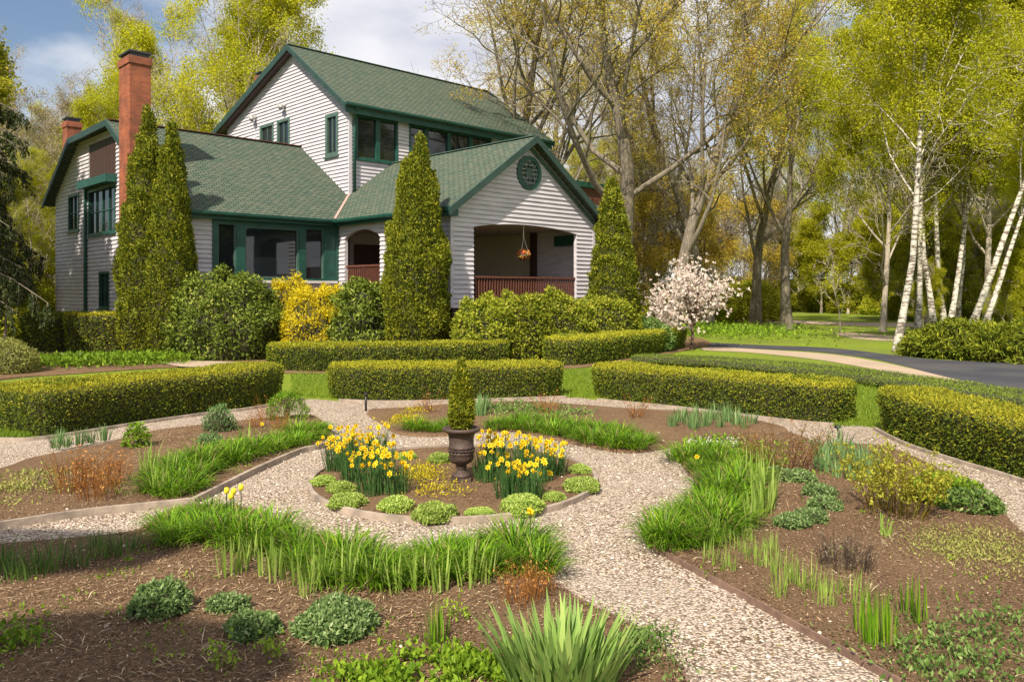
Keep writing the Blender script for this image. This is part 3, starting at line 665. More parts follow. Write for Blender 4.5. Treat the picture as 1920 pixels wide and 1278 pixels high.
# ================================================================= GARDEN PLANTS
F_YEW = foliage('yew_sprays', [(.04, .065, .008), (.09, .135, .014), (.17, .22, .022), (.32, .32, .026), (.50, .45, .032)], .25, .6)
F_SHADE = plain('shaded_inner_twigs', (.04, .038, .016), .95, bump=1, bscale=30, var=.5)  # twig brown, darkened to stand for the shade inside hedges and shrubs
F_TWIG = plain('brown_twigs', (.11, .075, .05), .9, var=.3)
F_ARB = foliage('arborvitae_sprays', [(.04, .06, .008), (.12, .15, .014), (.25, .265, .02), (.45, .41, .03)], .25, .6)
F_RHO = foliage('rhododendron_leaves', [(.045, .07, .01), (.10, .145, .016), (.18, .23, .03), (.38, .40, .08)], .2, .6)
F_RHO2 = foliage('rhododendron_yellow_leaves', [(.10, .13, .012), (.21, .26, .02), (.36, .38, .035), (.55, .50, .07)], .3, .6)
F_GOLD = foliage('golden_cypress_sprays', [(.38, .31, .01), (.75, .60, .02), (.88, .74, .04)], .35, .6)
F_DAY = foliage('daylily_leaves', [(.40, .30, .13), (.05, .12, .008), (.12, .25, .012), (.21, .38, .018), (.36, .50, .04)], .35, .45)
F_IRIS = foliage('iris_leaves', [(.12, .21, .05), (.22, .34, .08), (.37, .47, .14)], .3, .45)
F_IRISY = foliage('young_iris_leaves', [(.12, .20, .03), (.25, .36, .06), (.42, .50, .14)], .35, .45)
F_BLUE = foliage('blue_green_leaves', [(.08, .16, .05), (.16, .27, .09), (.28, .39, .16)], .3, .5)
F_DAF = foliage('daffodil_leaves', [(.03, .08, .02), (.07, .15, .04), (.13, .22, .07)], .25, .45)
F_FLOW = foliage('daffodil_petals', [(.90, .80, .06), (.90, .72, .03), (.92, .55, .015)], .35, .5, vary=.06)
F_SED = foliage('sedum_leaves', [(.15, .25, .03), (.34, .45, .08), (.55, .62, .20)], .25, .5)
F_MOUND = foliage('perennial_leaves', [(.04, .09, .02), (.10, .19, .035), (.19, .29, .07), (.33, .40, .14)], .3, .5)
F_BRIGHT = foliage('bright_leaves', [(.07, .14, .01), (.18, .30, .02), (.33, .45, .04)], .35, .5)
F_CREEP = foliage('yellow_creeper', [(.13, .18, .015), (.42, .36, .02), (.80, .58, .02)], .3, .6)
F_PALEG = foliage('pale_ground_leaves', [(.16, .18, .05), (.30, .31, .07), (.44, .42, .15)], .3, .6)
F_RUST = foliage('rusty_stems', [(.16, .06, .015), (.33, .13, .03), (.42, .22, .07)], .1, .7)
F_DARKST = foliage('dark_stems', [(.04, .03, .025), (.10, .07, .05), (.20, .16, .11)], .1, .8)
F_MAG = foliage('magnolia_petals', [(.62, .45, .40), (.82, .72, .64), (.88, .84, .78)], .35, .5)

def resample(P, step):
    P = np.array(P, float); d = np.r_[0, np.cumsum(np.linalg.norm(np.diff(P, axis=0), axis=1))]
    n = max(3, int(d[-1] / step) + 1); s = np.linspace(0, d[-1], n)
    return np.stack([np.interp(s, d, P[:, k]) for k in range(P.shape[1])], 1), s
def hedge(pts, h, depth, label, seed, dens=2300, mat=None, L=.045, W=.020, group=None, name='clipped_hedge', rough=.03, body=None, goldtop=True):
    P0 = smooth(GP(pts), 6)[:, :2]; P, s = resample(P0, .12); n = len(P)
    d = np.gradient(P, axis=0); d = nrm(d); nr = np.stack([-d[:, 1], d[:, 0]], 1)
    if (nr[:, 1].mean()) < 0: nr = -nr
    Ltot = s[-1]; hw = depth / 2; ctr = P + nr * hw
    e = np.minimum(s, Ltot - s); re = min(.45, hw); k = np.sqrt(np.clip(1 - (1 - np.clip(e / re, 0, 1)) ** 2.6, 0.004, 1))
    prof = []; m = 9; r = .17
    for t in np.linspace(0, 1, m): prof.append((-1 + .13 * (1 - t) , t * (h - r)))
    for a in np.linspace(0, PI / 2, 4)[1:]: prof.append((-1 + r / hw * (1 - math.cos(a)), h - r + r * math.sin(a)))
    for t in np.linspace(-1 + r / hw, 1 - r / hw, 10)[1:]: prof.append((t, h))
    for a in np.linspace(0, PI / 2, 4)[1:]: prof.append((1 - r / hw * (1 - math.sin(PI / 2 - a)) if False else 1 - r / hw * (1 - math.cos(PI / 2 - a)), h - r + r * math.sin(PI / 2 - a)))
    for t in np.linspace(1, 0, 6)[1:]: prof.append((1, t * (h - r)))
    prof = np.array(prof)
    Gd = np.zeros((n, len(prof), 3))
    Gd[:, :, :2] = ctr[:, None] + nr[:, None] * (prof[None, :, 0] * hw * k[:, None])[:, :, None]
    Gd[:, :, 2] = prof[None, :, 1] * (1 - .06 * (1 - k[:, None]))
    V, Q = gridmesh(Gd, False)
    cen = np.repeat(ctr, len(prof), 0)
    nz_ = vnoise(V, seed, 2.2) * rough + vnoise(V, seed + 5, 9) * rough * .6
    out_ = nrm(np.c_[V[:, :2] - cen, np.maximum(V[:, 2] - h * .5, 0)[:, None] * 1.2]); V = V + out_ * nz_[:, None]
    base = np.array([ctr[n // 2][0], ctr[n // 2][1], 0]); r_ = np.random.default_rng(seed)
    root = empty(name, base); tag(root, label, 'hedge', group)
    area = Ltot * (2 * h + depth); N = int(area * dens)
    p, nn = scatter(V, Q, N, r_)
    fl = np.sum(nn * nrm(np.c_[p[:, :2] - ctr[np.clip(((p @ [1, 0, 0])*0).astype(int), 0, 0)], np.ones(len(p))]), 1)
    if nn[:, 2][p[:, 2] > h * .93].mean() < 0: nn = -nn
    p = p - nn * r_.uniform(0, .075, (N, 1))
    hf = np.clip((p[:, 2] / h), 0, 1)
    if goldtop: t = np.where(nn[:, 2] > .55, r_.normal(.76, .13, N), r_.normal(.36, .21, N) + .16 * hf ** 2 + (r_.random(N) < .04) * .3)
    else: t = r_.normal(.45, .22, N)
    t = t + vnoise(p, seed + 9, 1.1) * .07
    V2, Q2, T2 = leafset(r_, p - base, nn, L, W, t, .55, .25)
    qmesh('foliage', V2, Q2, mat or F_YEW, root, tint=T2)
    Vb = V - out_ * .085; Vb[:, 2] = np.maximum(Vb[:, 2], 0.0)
    qmesh('stems', Vb - base, Q, body or F_SHADE, root, True)  # solid inner shell, its dark colour painted as shade between the sprays
    return root
HG = 'clipped yew hedges in a ring round the garden'
hedge([(-40, 803), (20, 813), (95, 819), (270, 791), (383, 775), (474, 762), (546, 744)], .78, 1.35, 'long clipped hedge at the left, darkest front face', 11, group=HG)
hedge([(604, 742), (650, 750), (850, 750), (1010, 748), (1072, 740)], .76, 1.15, 'straight clipped hedge right behind the urn', 12, group=HG)
hedge([(1100, 736), (1145, 750), (1300, 767), (1480, 789), (1570, 796), (1622, 782)], .72, 1.2, 'clipped hedge between the urn hedge and the right edge one', 13, group=HG)
hedge([(1634, 800), (1680, 826), (1800, 866), (1920, 904), (2150, 990)], .73, 1.2, 'clipped hedge running out at the right edge', 14, group=HG)
hedge([(486, 694), (560, 698), (700, 698), (850, 694), (966, 688)], .80, 1.35, 'second row clipped hedge in front of the golden shrub', 15, group=HG, dens=1100, L=.07, W=.03)
hedge([(1004, 684), (1080, 687), (1170, 676), (1250, 662), (1292, 652)], .88, 1.7, 'second row clipped hedge below the porch gable', 16, group=HG, dens=1000, L=.07, W=.03)
hedge([(24, 658), (60, 660), (112, 661)], 1.45, 2.2, 'dark boxy hedge at the far left, shaded end', 17, dens=500, L=.1, W=.045, goldtop=False, rough=.08)
hedge([(108, 663), (170, 664), (236, 663)], 1.5, 2.2, 'boxy hedge below the left house wall beside the tall cone tree', 18, dens=500, L=.1, W=.045, goldtop=True, rough=.08)
hedge([(1170, 682), (1320, 690), (1460, 704), (1600, 722), (1760, 749), (1960, 782)], .24, 1.9, 'low loose hedge of spreading greenery beside the garden walk', 19, mat=foliage('low_spreader', [(.10, .15, .02), (.19, .26, .03), (.31, .36, .07)], .3, .6), dens=900, goldtop=False, rough=.06, name='low_hedge')

def blob(rx, ry, h, seed, nu=26, nv=34, rough=.14, f=1.6, prof=None, fr=None):
    u = np.linspace(.02, 1, nu)[:, None]; v = np.arange(nv)[None] * 2 * PI / nv
    if prof is None:
        a = u * PI * .62; rr = np.sin(np.clip(a, 0, PI)) ** 1.0; zz = (np.cos(a) - math.cos(PI * .62)) / (1 - math.cos(PI * .62))
    else: zz = 1 - u; rr = prof(zz)
    X = rx * rr * np.cos(v); Y = ry * rr * np.sin(v); Z = h * zz + 0 * v
    V = np.stack([X, Y, Z], -1); s = V.shape; Vf = V.reshape(-1, 3)
    k = 1 + rough * vnoise(Vf / max(rx, .01) * [1, 1, 1.5], seed, f * 1.2) + rough * .6 * vnoise(Vf / max(rx, .01), seed + 3, f * 3.2)
    Vf = Vf * np.c_[k, k, 1 + (k - 1) * .5]; return Vf.reshape(s)
def bush(name, loc, rx, ry, h, n, L, W, mat, label, cat, seed, spread=.8, up=.1, rough=.14, depth=.15, group=None, prof=None, f=1.6, body=None, bodyk=.86, tmean=.45, tsd=.23, toplight=.12, bare=0):
    r_ = np.random.default_rng(seed); Gd = blob(rx, ry, h, seed, rough=rough, prof=prof, f=f); V, Q = gridmesh(Gd)
    root = empty(name, loc); tag(root, label, cat, group)
    p, nn = scatter(V, Q, n, r_); c = np.array([0, 0, h * .4]); flip = np.sum(nn * (p - c), 1) < 0; nn[flip] *= -1
    p = p - nn * (r_.random((n, 1)) ** 1.5) * depth
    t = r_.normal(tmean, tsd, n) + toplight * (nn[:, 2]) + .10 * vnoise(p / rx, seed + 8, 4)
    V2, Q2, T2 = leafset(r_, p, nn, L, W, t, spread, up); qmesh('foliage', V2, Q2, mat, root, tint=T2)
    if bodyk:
        Vb = V * [bodyk, bodyk, bodyk]; qmesh('stems', Vb, Q, body or F_SHADE, root, True)  # closed shell under the leaves, inner shade put into its dark colour
    else:
        ch = []
        for i in range(14):
            a = r_.uniform(0, 6.28); q = r_.uniform(.3, .9)
            ch.append((np.array([[0, 0, 0], [rx * q * .3 * math.cos(a), ry * q * .3 * math.sin(a), h * .4], [rx * q * .75 * math.cos(a), ry * q * .75 * math.sin(a), h * .8]]), np.array([.014, .01, .005]) * (1 + h)))
        V3, Q3 = tubes(ch, 4); qmesh('stems', V3, Q3, F_TWIG, root)
    return root
# --- conical arborvitae
def cone(z): return np.clip((1 - z) ** .62 * 1.45, 0, 1) * np.clip(.80 + z * 1.6, 0, 1)
def arb(px, Z, wpx, toppy, label, seed, n=24000):
    r = wpx / 2 / FX * Z; h = ZY(toppy, Z)
    o = bush('conical_evergreen', AT(px, Z), r, r, h, int(n * 2.4), .11, .045, F_ARB, label, 'evergreen tree', seed, .5, .8, rough=.17, depth=.28, prof=cone, f=3.2, bodyk=.9, group='conical evergreens against the house')
    return o
arb(278, 28.4, 104, 222, 'tall conical evergreen against the brick chimney, left of a close pair', 31, 26000)
arb(320, 28.0, 90, 240, 'narrower conical evergreen, right of the close pair by the chimney', 32, 22000)
arb(781, 26.6, 118, 262, 'conical evergreen standing before the porch roof', 33, 26000)
arb(1150, 30.5, 88, 332, 'conical evergreen at the right corner of the porch', 34, 18000)
# --- rhododendrons and golden cypress
def dome(z): return np.clip((1 - z ** 2.4) ** .5, 0, 1) * np.clip(.80 + .6 * z, 0, 1)
def boxy(z): return np.clip((1 - z ** 3) ** .5, 0, 1) * np.clip(.82 + z * .5, 0, 1)
bush('rhododendron', AT(430, 27.6), 1.9, 1.6, ZY(508, 27.6), 20000, .13, .06, F_RHO, 'big rounded dark green rhododendron below the picture window', 'shrub', 41, .8, .2, rough=.26, depth=.5, f=2.6, prof=dome)
bush('rhododendron', AT(678, 27.8), 1.35, 1.3, ZY(520, 27.8), 11000, .15, .065, F_RHO, 'dark rhododendron between the golden shrub and the conical tree', 'shrub', 42, .8, .2, rough=.26, depth=.45, f=2.6, prof=dome)
bush('rhododendron', AT(905, 25.6), .95, .8, ZY(552, 25.6), 9000, .13, .055, F_RHO2, 'yellow green rhododendron under the left side of the porch arch', 'shrub', 43, .8, .3, depth=.3, rough=.26, prof=boxy, f=2.6)
bush('rhododendron', AT(970, 26.3), 1.1, .8, ZY(548, 26.3), 11000, .13, .055, F_RHO2, 'yellow green rhododendron below the middle of the porch arch', 'shrub', 143, .8, .3, depth=.3, rough=.26, prof=boxy, f=2.6)
bush('rhododendron', AT(1052, 27.6), 1.35, .8, ZY(549, 27.6), 13000, .13, .055, F_RHO2, 'yellow green rhododendron under the right side of the porch arch', 'shrub', 44, .8, .3, depth=.3, rough=.26, prof=boxy, f=2.6)
bush('rhododendron', AT(1135, 29.6), 1.5, .8, ZY(558, 29.6), 11000, .13, .055, F_RHO2, 'yellow green rhododendron at the foot of the right conical tree', 'shrub', 45, .8, .3, depth=.3, rough=.26, prof=boxy, f=2.6)
bush('golden_cypress', AT(592, 27.6), 1.2, 1.0, ZY(539, 27.6), 15000, .12, .035, F_GOLD, 'bright golden feathery shrub below the small side arch', 'shrub', 46, .7, .2, depth=.5, rough=.3, prof=dome, f=3)
bush('golden_cypress', AT(620, 28.3), .8, .7, ZY(533, 28.3), 7000, .12, .035, F_GOLD, 'golden shrub lobe nearest the side arch', 'shrub', 147, .7, .2, depth=.4, rough=.3, prof=dome, f=3)
bush('golden_cypress', AT(550, 28.9), 1.0, .7, ZY(515, 28.9), 8000, .17, .035, F_GOLD, 'smaller golden shrub peeking over the big rhododendron', 'shrub', 47, .7, .2, depth=.4, rough=.3, prof=dome, f=3)
bush('hydrangea_shrub', AT(1205, 31), 1.2, 1, 1.3, 4500, .13, .06, F_MOUND, 'low green shrub between the right conical tree and the flowering tree', 'shrub', 48, bodyk=.8)
bush('twiggy_bush', G(0, 700), 1.05, .9, 1.0, 6500, .10, .025, F_PALEG, 'tan twiggy bush cut by the left edge behind the long hedge', 'shrub', 49, bodyk=.7)

# --- magnolia
def magnolia():
    loc = G(1297, 655); root = empty('magnolia_tree', loc); tag(root, 'small tree covered in pale pink blossom by the drive', 'tree'); r_ = np.random.default_rng(50)
    ch = [(np.array([[0, 0, 0], [.05, 0, .6], [0, 0, 1.2]]), np.array([.08, .06, .05]))]
    tips = []
    for i in range(34):
        a = r_.uniform(0, 6.28); e = r_.uniform(-.05, 1.35); st = np.array([0, 0, r_.uniform(.7, 1.25)]); d = np.array([math.cos(a) * math.cos(e), math.sin(a) * math.cos(e), math.sin(e)])
        Lb = r_.uniform(1.3, 2.2); m = st + d * Lb * .5 + [0, 0, .1]; q = st + d * Lb + [0, 0, .3]; ch.append((np.array([st, m, q]), np.array([.03, .018, .007]))); tips += [m, q]
        for j in range(5):
            s0 = st + (q - st) * r_.uniform(.35, .95); e2 = s0 + nrm(d + r_.normal(0, .6, 3)) * r_.uniform(.4, .9); ch.append((np.array([s0, (s0 + e2) / 2 + [0, 0, .05], e2]), np.array([.012, .008, .004]))); tips += [e2, (s0 + e2) / 2]
    V, Q = tubes(ch, 5); qmesh('trunk', V, Q, F_TWIG, root, True)
    tips = np.array(tips); P = tips[r_.integers(0, len(tips), 1400)] + r_.normal(0, .2, (1400, 3)); 
    Pf = np.repeat(P, 6, 0); N_ = nrm(r_.normal(0, 1, Pf.shape) + [0, 0, .6]); V, Q, T = leafset(r_, Pf, N_, .115, .055, r_.random(len(Pf)), .5, .6); qmesh('blossom', V, Q, F_MAG, root, tint=T)
magnolia()

# --- herbaceous prototypes: built once, then copied
PROTO = {}
def used(kind, make, loc, rz, s, label, cat_, group):
    if kind not in PROTO:
        root = make(); root.location = tuple(map(float, loc)); root.rotation_euler = (0, 0, rz); root.scale = (s, s, s) if not hasattr(s, '__len__') else s
        tag(root, label, cat_, group); PROTO[kind] = root; return root
    o = dup(PROTO[kind], loc, rz, s, label); o['category'] = cat_
    if group: o['group'] = group
    elif 'group' in o: del o['group']
    return o
def mk_blades(name, seed, n, rad, L, W, a0, a1, mat, segs=4, az='out', tm=.5):
    def f():
        r_ = np.random.default_rng(seed); a = r_.uniform(0, 2 * PI, n); q = np.sqrt(r_.random(n)) * rad
        B = np.stack([q * np.cos(a), q * np.sin(a), np.zeros(n)], 1)
        azz = a + r_.normal(0, .5, n) if az == 'out' else r_.uniform(0, 2 * PI, n)
        k = .4 + .6 * (q / rad)
        V, Q, T = blades(r_, B, azz, r_.uniform(*L, n), r_.uniform(*W, n), r_.uniform(*a0, n) * k, r_.uniform(*a1, n) * k, segs, r_.normal(tm, .22, n))
        return qmesh(name, V, Q, mat, None, False, T)
    return f
PR = random.Random(5)
def scat(kind, make, pts, label, cat_, group, s=(.7, 1.22), sx=1):
    lab = label
    for i, p in enumerate(pts):
        g = G(p[0], p[1]); g[2] = .035; k = PR.uniform(*s) * sx
        used(kind + str(i % 3), make(i % 3), g, PR.uniform(0, 6.28), k, lab if not isinstance(label, list) else label[i], cat_, group)
day = lambda v: mk_blades('daylily_clump', 60 + v, 260, .20, (.19, .35), (.009, .016), (.2, .8), (1.4, 2.9), F_DAY, 5)
A_ = [(296, 925), (335, 912), (368, 898), (402, 884), (438, 871), (478, 857), (518, 847), (556, 838), (594, 828), (290, 903), (325, 890), (368, 874), (415, 860), (465, 846), (515, 833), (560, 822), (600, 814), (350, 925), (318, 935), (445, 855), (385, 880)]
scat('daylily', day, A_, 'bright green daylily tuft in the strip edging the left bed', 'daylily', 'daylilies edging the left bed')
C_ = [(315, 1000), (350, 985), (392, 978), (430, 985), (470, 1000), (505, 1015), (335, 1022), (380, 1012), (425, 1020), (470, 1035), (515, 1045), (560, 1040), (600, 1045), (560, 1070), (605, 1075), (645, 1062), (650, 1090), (690, 1078), (735, 1075), (700, 1100), (745, 1100), (785, 1068), (830, 1060), (790, 1095), (835, 1088), (880, 1052), (925, 1042), (885, 1080), (930, 1072), (968, 1040), (1003, 1052), (975, 1068), (1005, 1080), (610, 1100), (520, 1020)]
scat('daylily', day, C_, 'bright green daylily tuft along the top of the front bed', 'daylily', 'daylilies along the front bed')
D_ = [(1285, 868), (1318, 858), (1350, 878), (1315, 888), (1345, 905), (1378, 895), (1385, 925), (1350, 935), (1398, 945), (1325, 955), (1362, 965), (1295, 975), (1335, 985), (1262, 995), (1300, 1003), (1245, 1015), (1278, 1025), (1340, 1010), (1370, 990), (1250, 1032), (1310, 1028), (1395, 905), (1375, 870)]
scat('daylily', day, D_, 'bright green daylily tuft along the inner edge of the right bed', 'daylily', 'daylilies edging the right bed')
E_ = [(782, 809), (815, 812), (842, 806), (930, 806), (965, 806), (1000, 812), (1038, 817), (1075, 824), (1112, 833), (1150, 841), (1190, 844), (1210, 834), (1170, 828), (1125, 818), (1080, 810), (1035, 803), (985, 798), (1150, 822)]
scat('daylily', day, E_, 'bright green daylily tuft along the back bed', 'daylily', 'daylilies along the back bed')

# iris and other upright shoots
iry = lambda v: mk_blades('iris_shoots', 70 + v, 13, .12, (.26, .46), (.016, .026), (.0, .22), (.1, .7), F_IRISY, 4)
scat('irisy', iry, [(428, 1088), (455, 1080), (520, 1096), (556, 1104), (598, 1112), (640, 1118), (700, 1112), (742, 1118), (782, 1112), (828, 1120), (876, 1106), (905, 1100), (470, 1062), (500, 1085), (575, 1125), (660, 1105)], 'pale green iris shoots in front of the daylilies of the front bed', 'iris', 'iris shoots in the front bed', (.7, 1.1))
scat('irisy', iry, [(283, 905), (300, 930), (312, 900), (460, 845), (276, 888)], 'pale iris shoots at the left end of the left daylily strip', 'iris', 'iris shoots in the left bed', (.7, 1.1))
scat('irisy', iry, [(1405, 905), (1418, 925), (1432, 945), (1442, 965), (1425, 975), (1410, 995), (1435, 890)], 'pale tall iris shoots beside the right daylily strip', 'iris', 'iris shoots beside the right daylilies', (.9, 1.3))
scat('irisz', lambda v: mk_blades('iris_shoots', 76 + v, 30, .15, (.18, .36), (.007, .013), (.0, .25), (.1, .7), F_IRISY, 4), [(1330, 1062), (1365, 1075), (1400, 1020), (1425, 1065), (1450, 1078), (1445, 1040), (1478, 1100), (1462, 1125), (1500, 1112), (1540, 1118), (1565, 1120), (1545, 1140), (1600, 1135), (1400, 1045), (1380, 1040), (1350, 1030)], 'yellowish iris shoots scattered near the metal edged path', 'iris', 'iris shoots near the path edge', (.5, .85))
scat('irisg', lambda v: mk_blades('iris_shoots', 75 + v, 22, .10, (.22, .40), (.010, .018), (0, .12), (.05, .3), F_DAY, 4, tm=.45), [(1612, 1195), (1640, 1210), (1665, 1220), (1655, 1190), (1700, 1165), (1722, 1178), (1632, 1225), (825, 1205), (815, 1225)], 'green upright iris shoots', 'iris', 'green iris shoots', (.65, .95))
for o in list(bpy.data.objects):
    if o.get('group') == 'green iris shoots':
        if o.location.x > 1: o['label'] = 'deep green upright iris shoots low in the right bed'; o['group'] = 'green iris shoots of the right bed'
        else: o['label'] = 'stiff deep green shoots in bare mulch left of the big iris'; o['group'] = 'green iris shoots of the front bed'
irb = lambda v: mk_blades('blue_iris', 80 + v, 30, .12, (.26, .42), (.018, .028), (.0, .3), (.2, .9), F_BLUE, 4)
scat('irisb', irb, [(1545, 890), (1570, 900), (1598, 905), (1625, 908), (1560, 872), (1590, 880), (1620, 885), (1540, 868), (1645, 900), (1575, 860)], 'blue green iris tuft in the band right of centre', 'iris', 'blue green irises of the right bed')
scat('irisb', irb, [(105, 845), (125, 842), (148, 838), (170, 835), (195, 830), (112, 836)], 'short blue green iris tuft at the upper edge of the left bed', 'iris', 'blue green irises of the left bed', (.55, .75))
scat('irisb', irb, [(890, 775), (912, 772), (900, 782)], 'grey green tuft just behind the urn tree', 'perennial', 'grey green tufts behind the urn')
scat('irisb', irb, [(1290, 800), (1320, 803), (1350, 805), (1380, 800), (1305, 790), (1340, 790), (1275, 795), (1365, 795), (1395, 806), (1330, 796), (1262, 803), (1300, 808), (1410, 798), (1285, 788), (1360, 786)], 'grey green shoots at the right end of the back bed', 'iris', 'grey green shoots of the back bed', (.6, .9))
# dark shaded grassy stems along the left path
drk = lambda v: mk_blades('grass_tuft', 85 + v, 60, .16, (.12, .26), (.006, .011), (.0, .5), (.1, 1.1), F_MOUND, 3, tm=.35)
scat('dark', drk, [(-20, 1088), (20, 1095), (60, 1088), (95, 1072), (150, 1068), (200, 1052), (235, 1045), (0, 1062), (180, 1038)], 'dark green grassy tuft in the shade beside the left path', 'grass tuft', 'grassy tufts beside the shaded path')
# the big front iris
def bigiris():
    r_ = np.random.default_rng(90); n = 260; a = r_.uniform(0, 2 * PI, n); q = np.sqrt(r_.random(n)); B = np.stack([q * .30 * np.cos(a), q * .22 * np.sin(a), np.zeros(n)], 1)
    V, Q, T = blades(r_, B, a + r_.normal(0, .4, n), r_.uniform(.28, .52, n), r_.uniform(.030, .050, n), .05 + .45 * q * r_.uniform(.5, 1.1, n), .25 + .65 * q * r_.uniform(.4, 1.2, n), 6)
    o = qmesh('iris_clump', V, Q, F_IRIS, None, False, T); o.location = tuple(G(1055, 1296)); tag(o, 'large clump of broad grey green iris leaves at the bottom edge', 'iris')
bigiris()
# sedum mounds round the bed
SED = [(606, 918, 24, 'low pale green cushion plant at the far left of the round bed'), (640, 932, 26, 'cushion plant between the left rim ones'), (652, 960, 33, 'pale green cushion plant below the left daffodils'),
       (742, 968, 34, 'second cushion plant along the front rim from the left'), (815, 986, 40, 'brightest, fullest cushion plant at the very front of the ring'), (898, 974, 26, 'flattest cushion plant, right of the front one'),
       (980, 972, 42, 'wide pale cushion plant below the right daffodils'), (1038, 947, 22, 'small cushion plant beside the right daffodil leaves'), (1092, 930, 33, 'pale cushion plant at the right rim of the round bed'),
       (1088, 895, 22, 'small cushion plant at the far right rim of the ring'), (826, 875, 24, 'cushion plant directly left of the urn'), (762, 868, 18, 'small grey green plant behind the left daffodils')]
def mk_sed(v):
    def f():
        r_ = np.random.default_rng(100 + v); Gd = blob(1, 1, .62, 100 + v, 16, 22, rough=.22, f=2.4); V, Q = gridmesh(Gd); p, nn = scatter(V, Q, 2600, r_); nn[np.sum(nn * (p - [0, 0, .2]), 1) < 0] *= -1
        V2, Q2, T2 = leafset(r_, p - nn * r_.uniform(0, .08, (2600, 1)), nn, .12, .075, r_.normal(.5, .25, 2600) + .1 * nn[:, 2], .5, .35)
        Vb, Qb = V * .9, Q; V3, Q3, T3 = cat([(V2, Q2, T2), (Vb, Qb, np.full(len(Vb), .0))]); return qmesh('sedum_cushion', V3, Q3, F_SED, None, False, T3)
    return f
for i, (px, py, rp, lb) in enumerate(SED):
    g = G(px, py - rp * .25); g[2] = .03; k = rp / FX * g[1]
    used('sed%d' % (i % 3), mk_sed(i % 3), g, i * 1.1, (k, k, k * (.55 if 'flattest' in lb else 1)), lb, 'cushion plant', 'cushion plants ringing the round bed')
# yellow creeper inside the ring (one mass)
def patch(name, pts, n, L, W, mat, label, zr=(.02, .07), seed=1, kind='stuff'):
    r_ = np.random.default_rng(seed); P = np.concatenate([np.stack([G(x, y)[0] + r_.normal(0, rad, m) , G(x, y)[1] + r_.normal(0, rad * 1.2, m), np.full(m, .03)], 1) for x, y, rad, m in pts])
    P[:, 2] += r_.uniform(*zr, len(P)); cl = vnoise(P, seed, 9); P = P[cl > -.15]
    V, Q, T = leafset(r_, P, np.tile([0, 0, 1.], (len(P), 1)), L, W, r_.normal(.5, .25, len(P)), .8, .3)
    o = qmesh(name, V, Q, mat, None, False, T); o['kind'] = kind; o['label'] = label; return o
patch('creeping_flowers', [(800, 885, .13, 450), (775, 900, .12, 400), (815, 900, .12, 350), (790, 915, .18, 350), (835, 928, .18, 380), (800, 930, .12, 260), (745, 905, .1, 200)], 0, .028, .016, F_CREEP, 'yellow flowering creeper', seed=3)
patch('creeping_flowers', [(750, 790, .16, 700), (770, 800, .13, 500), (735, 800, .12, 400), (780, 775, .15, 300)], 0, .035, .02, F_CREEP, 'yellow creeper', seed=4)
patch('ground_cover', [(700, 1285, .12, 500), (760, 1284, .14, 600), (830, 1282, .14, 700), (900, 1278, .14, 700), (650, 1300, .12, 400), (940, 1285, .14, 600), (880, 1262, .1, 300)], 0, .05, .025, F_BRIGHT, 'low bright leafy ground cover', (.0, .09), seed=5)
patch('ground_cover', [(1780, 1240, .22, 700), (1720, 1265, .16, 500), (1860, 1215, .2, 600), (1900, 1180, .15, 400), (1840, 1275, .25, 700)], 0, .04, .018, F_MOUND, 'low green ground cover', (.0, .08), seed=6)
patch('ground_cover', [(1800, 1030, .22, 1100), (1850, 1020, .3, 1500), (1890, 1050, .25, 1200), (1780, 1045, .2, 700), (1910, 1100, .25, 600)], 0, .028, .012, F_PALEG, 'pale yellow green mat', (.0, .05), seed=7)
patch('ground_cover', [(x, 688 - (x - 70) * .03, .55, 700) for x in range(70, 340, 30)], 0, .13, .07, F_BRIGHT, 'band of fresh green leaves behind the long hedge', (.0, .3), seed=8)
patch('ground_cover', [(20, 1230, .12, 120), (10, 1200, .12, 120), (45, 1215, .08, 70)], 0, .05, .025, F_BRIGHT, 'sparse weeds', (0, .08), seed=9)
patch('ground_cover', [(1000, 775, .4, 700), (950, 768, .4, 700), (1060, 778, .3, 500)], 0, .06, .03, F_MOUND, 'low green growth', (0, .08), seed=10)
patch('ground_cover', [(1395, 855, .3, 800), (1350, 838, .22, 500), (1420, 880, .2, 500)], 0, .06, .03, F_BRIGHT, 'low growth', (0, .1), seed=11)
patch('ground_cover', [(30, 920, .3, 900), (5, 940, .3, 500), (60, 900, .2, 200)], 0, .05, .02, F_PALEG, 'pale grey green mat', (0, .08), seed=12)
patch('ground_cover', [(1400, 632, 2.2, 2500), (1320, 622, 2, 2500)], 0, .16, .08, F_BRIGHT, 'low plants by the drive', (0, .45), seed=13)
patch('ground_cover', [(1215, 1225, .12, 400), (1195, 1200, .1, 400), (1230, 1262, .12, 400)], 0, .04, .015, F_MOUND, 'mossy tuft beside the path', (0, .06), seed=14)
patch('white_flowers', [(1340, 840, .16, 500), (1375, 838, .14, 400), (1310, 836, .1, 250)], 0, .03, .02, foliage('white_petals', [(.25, .35, .12), (.75, .76, .70), (.85, .85, .82)], .3, .6), 'low white flowering mat', (0, .07), seed=21)
F_PERE = foliage('grey_green_perennial', [(.06, .12, .035), (.13, .22, .06), (.24, .34, .12), (.38, .46, .22)], .3, .55)
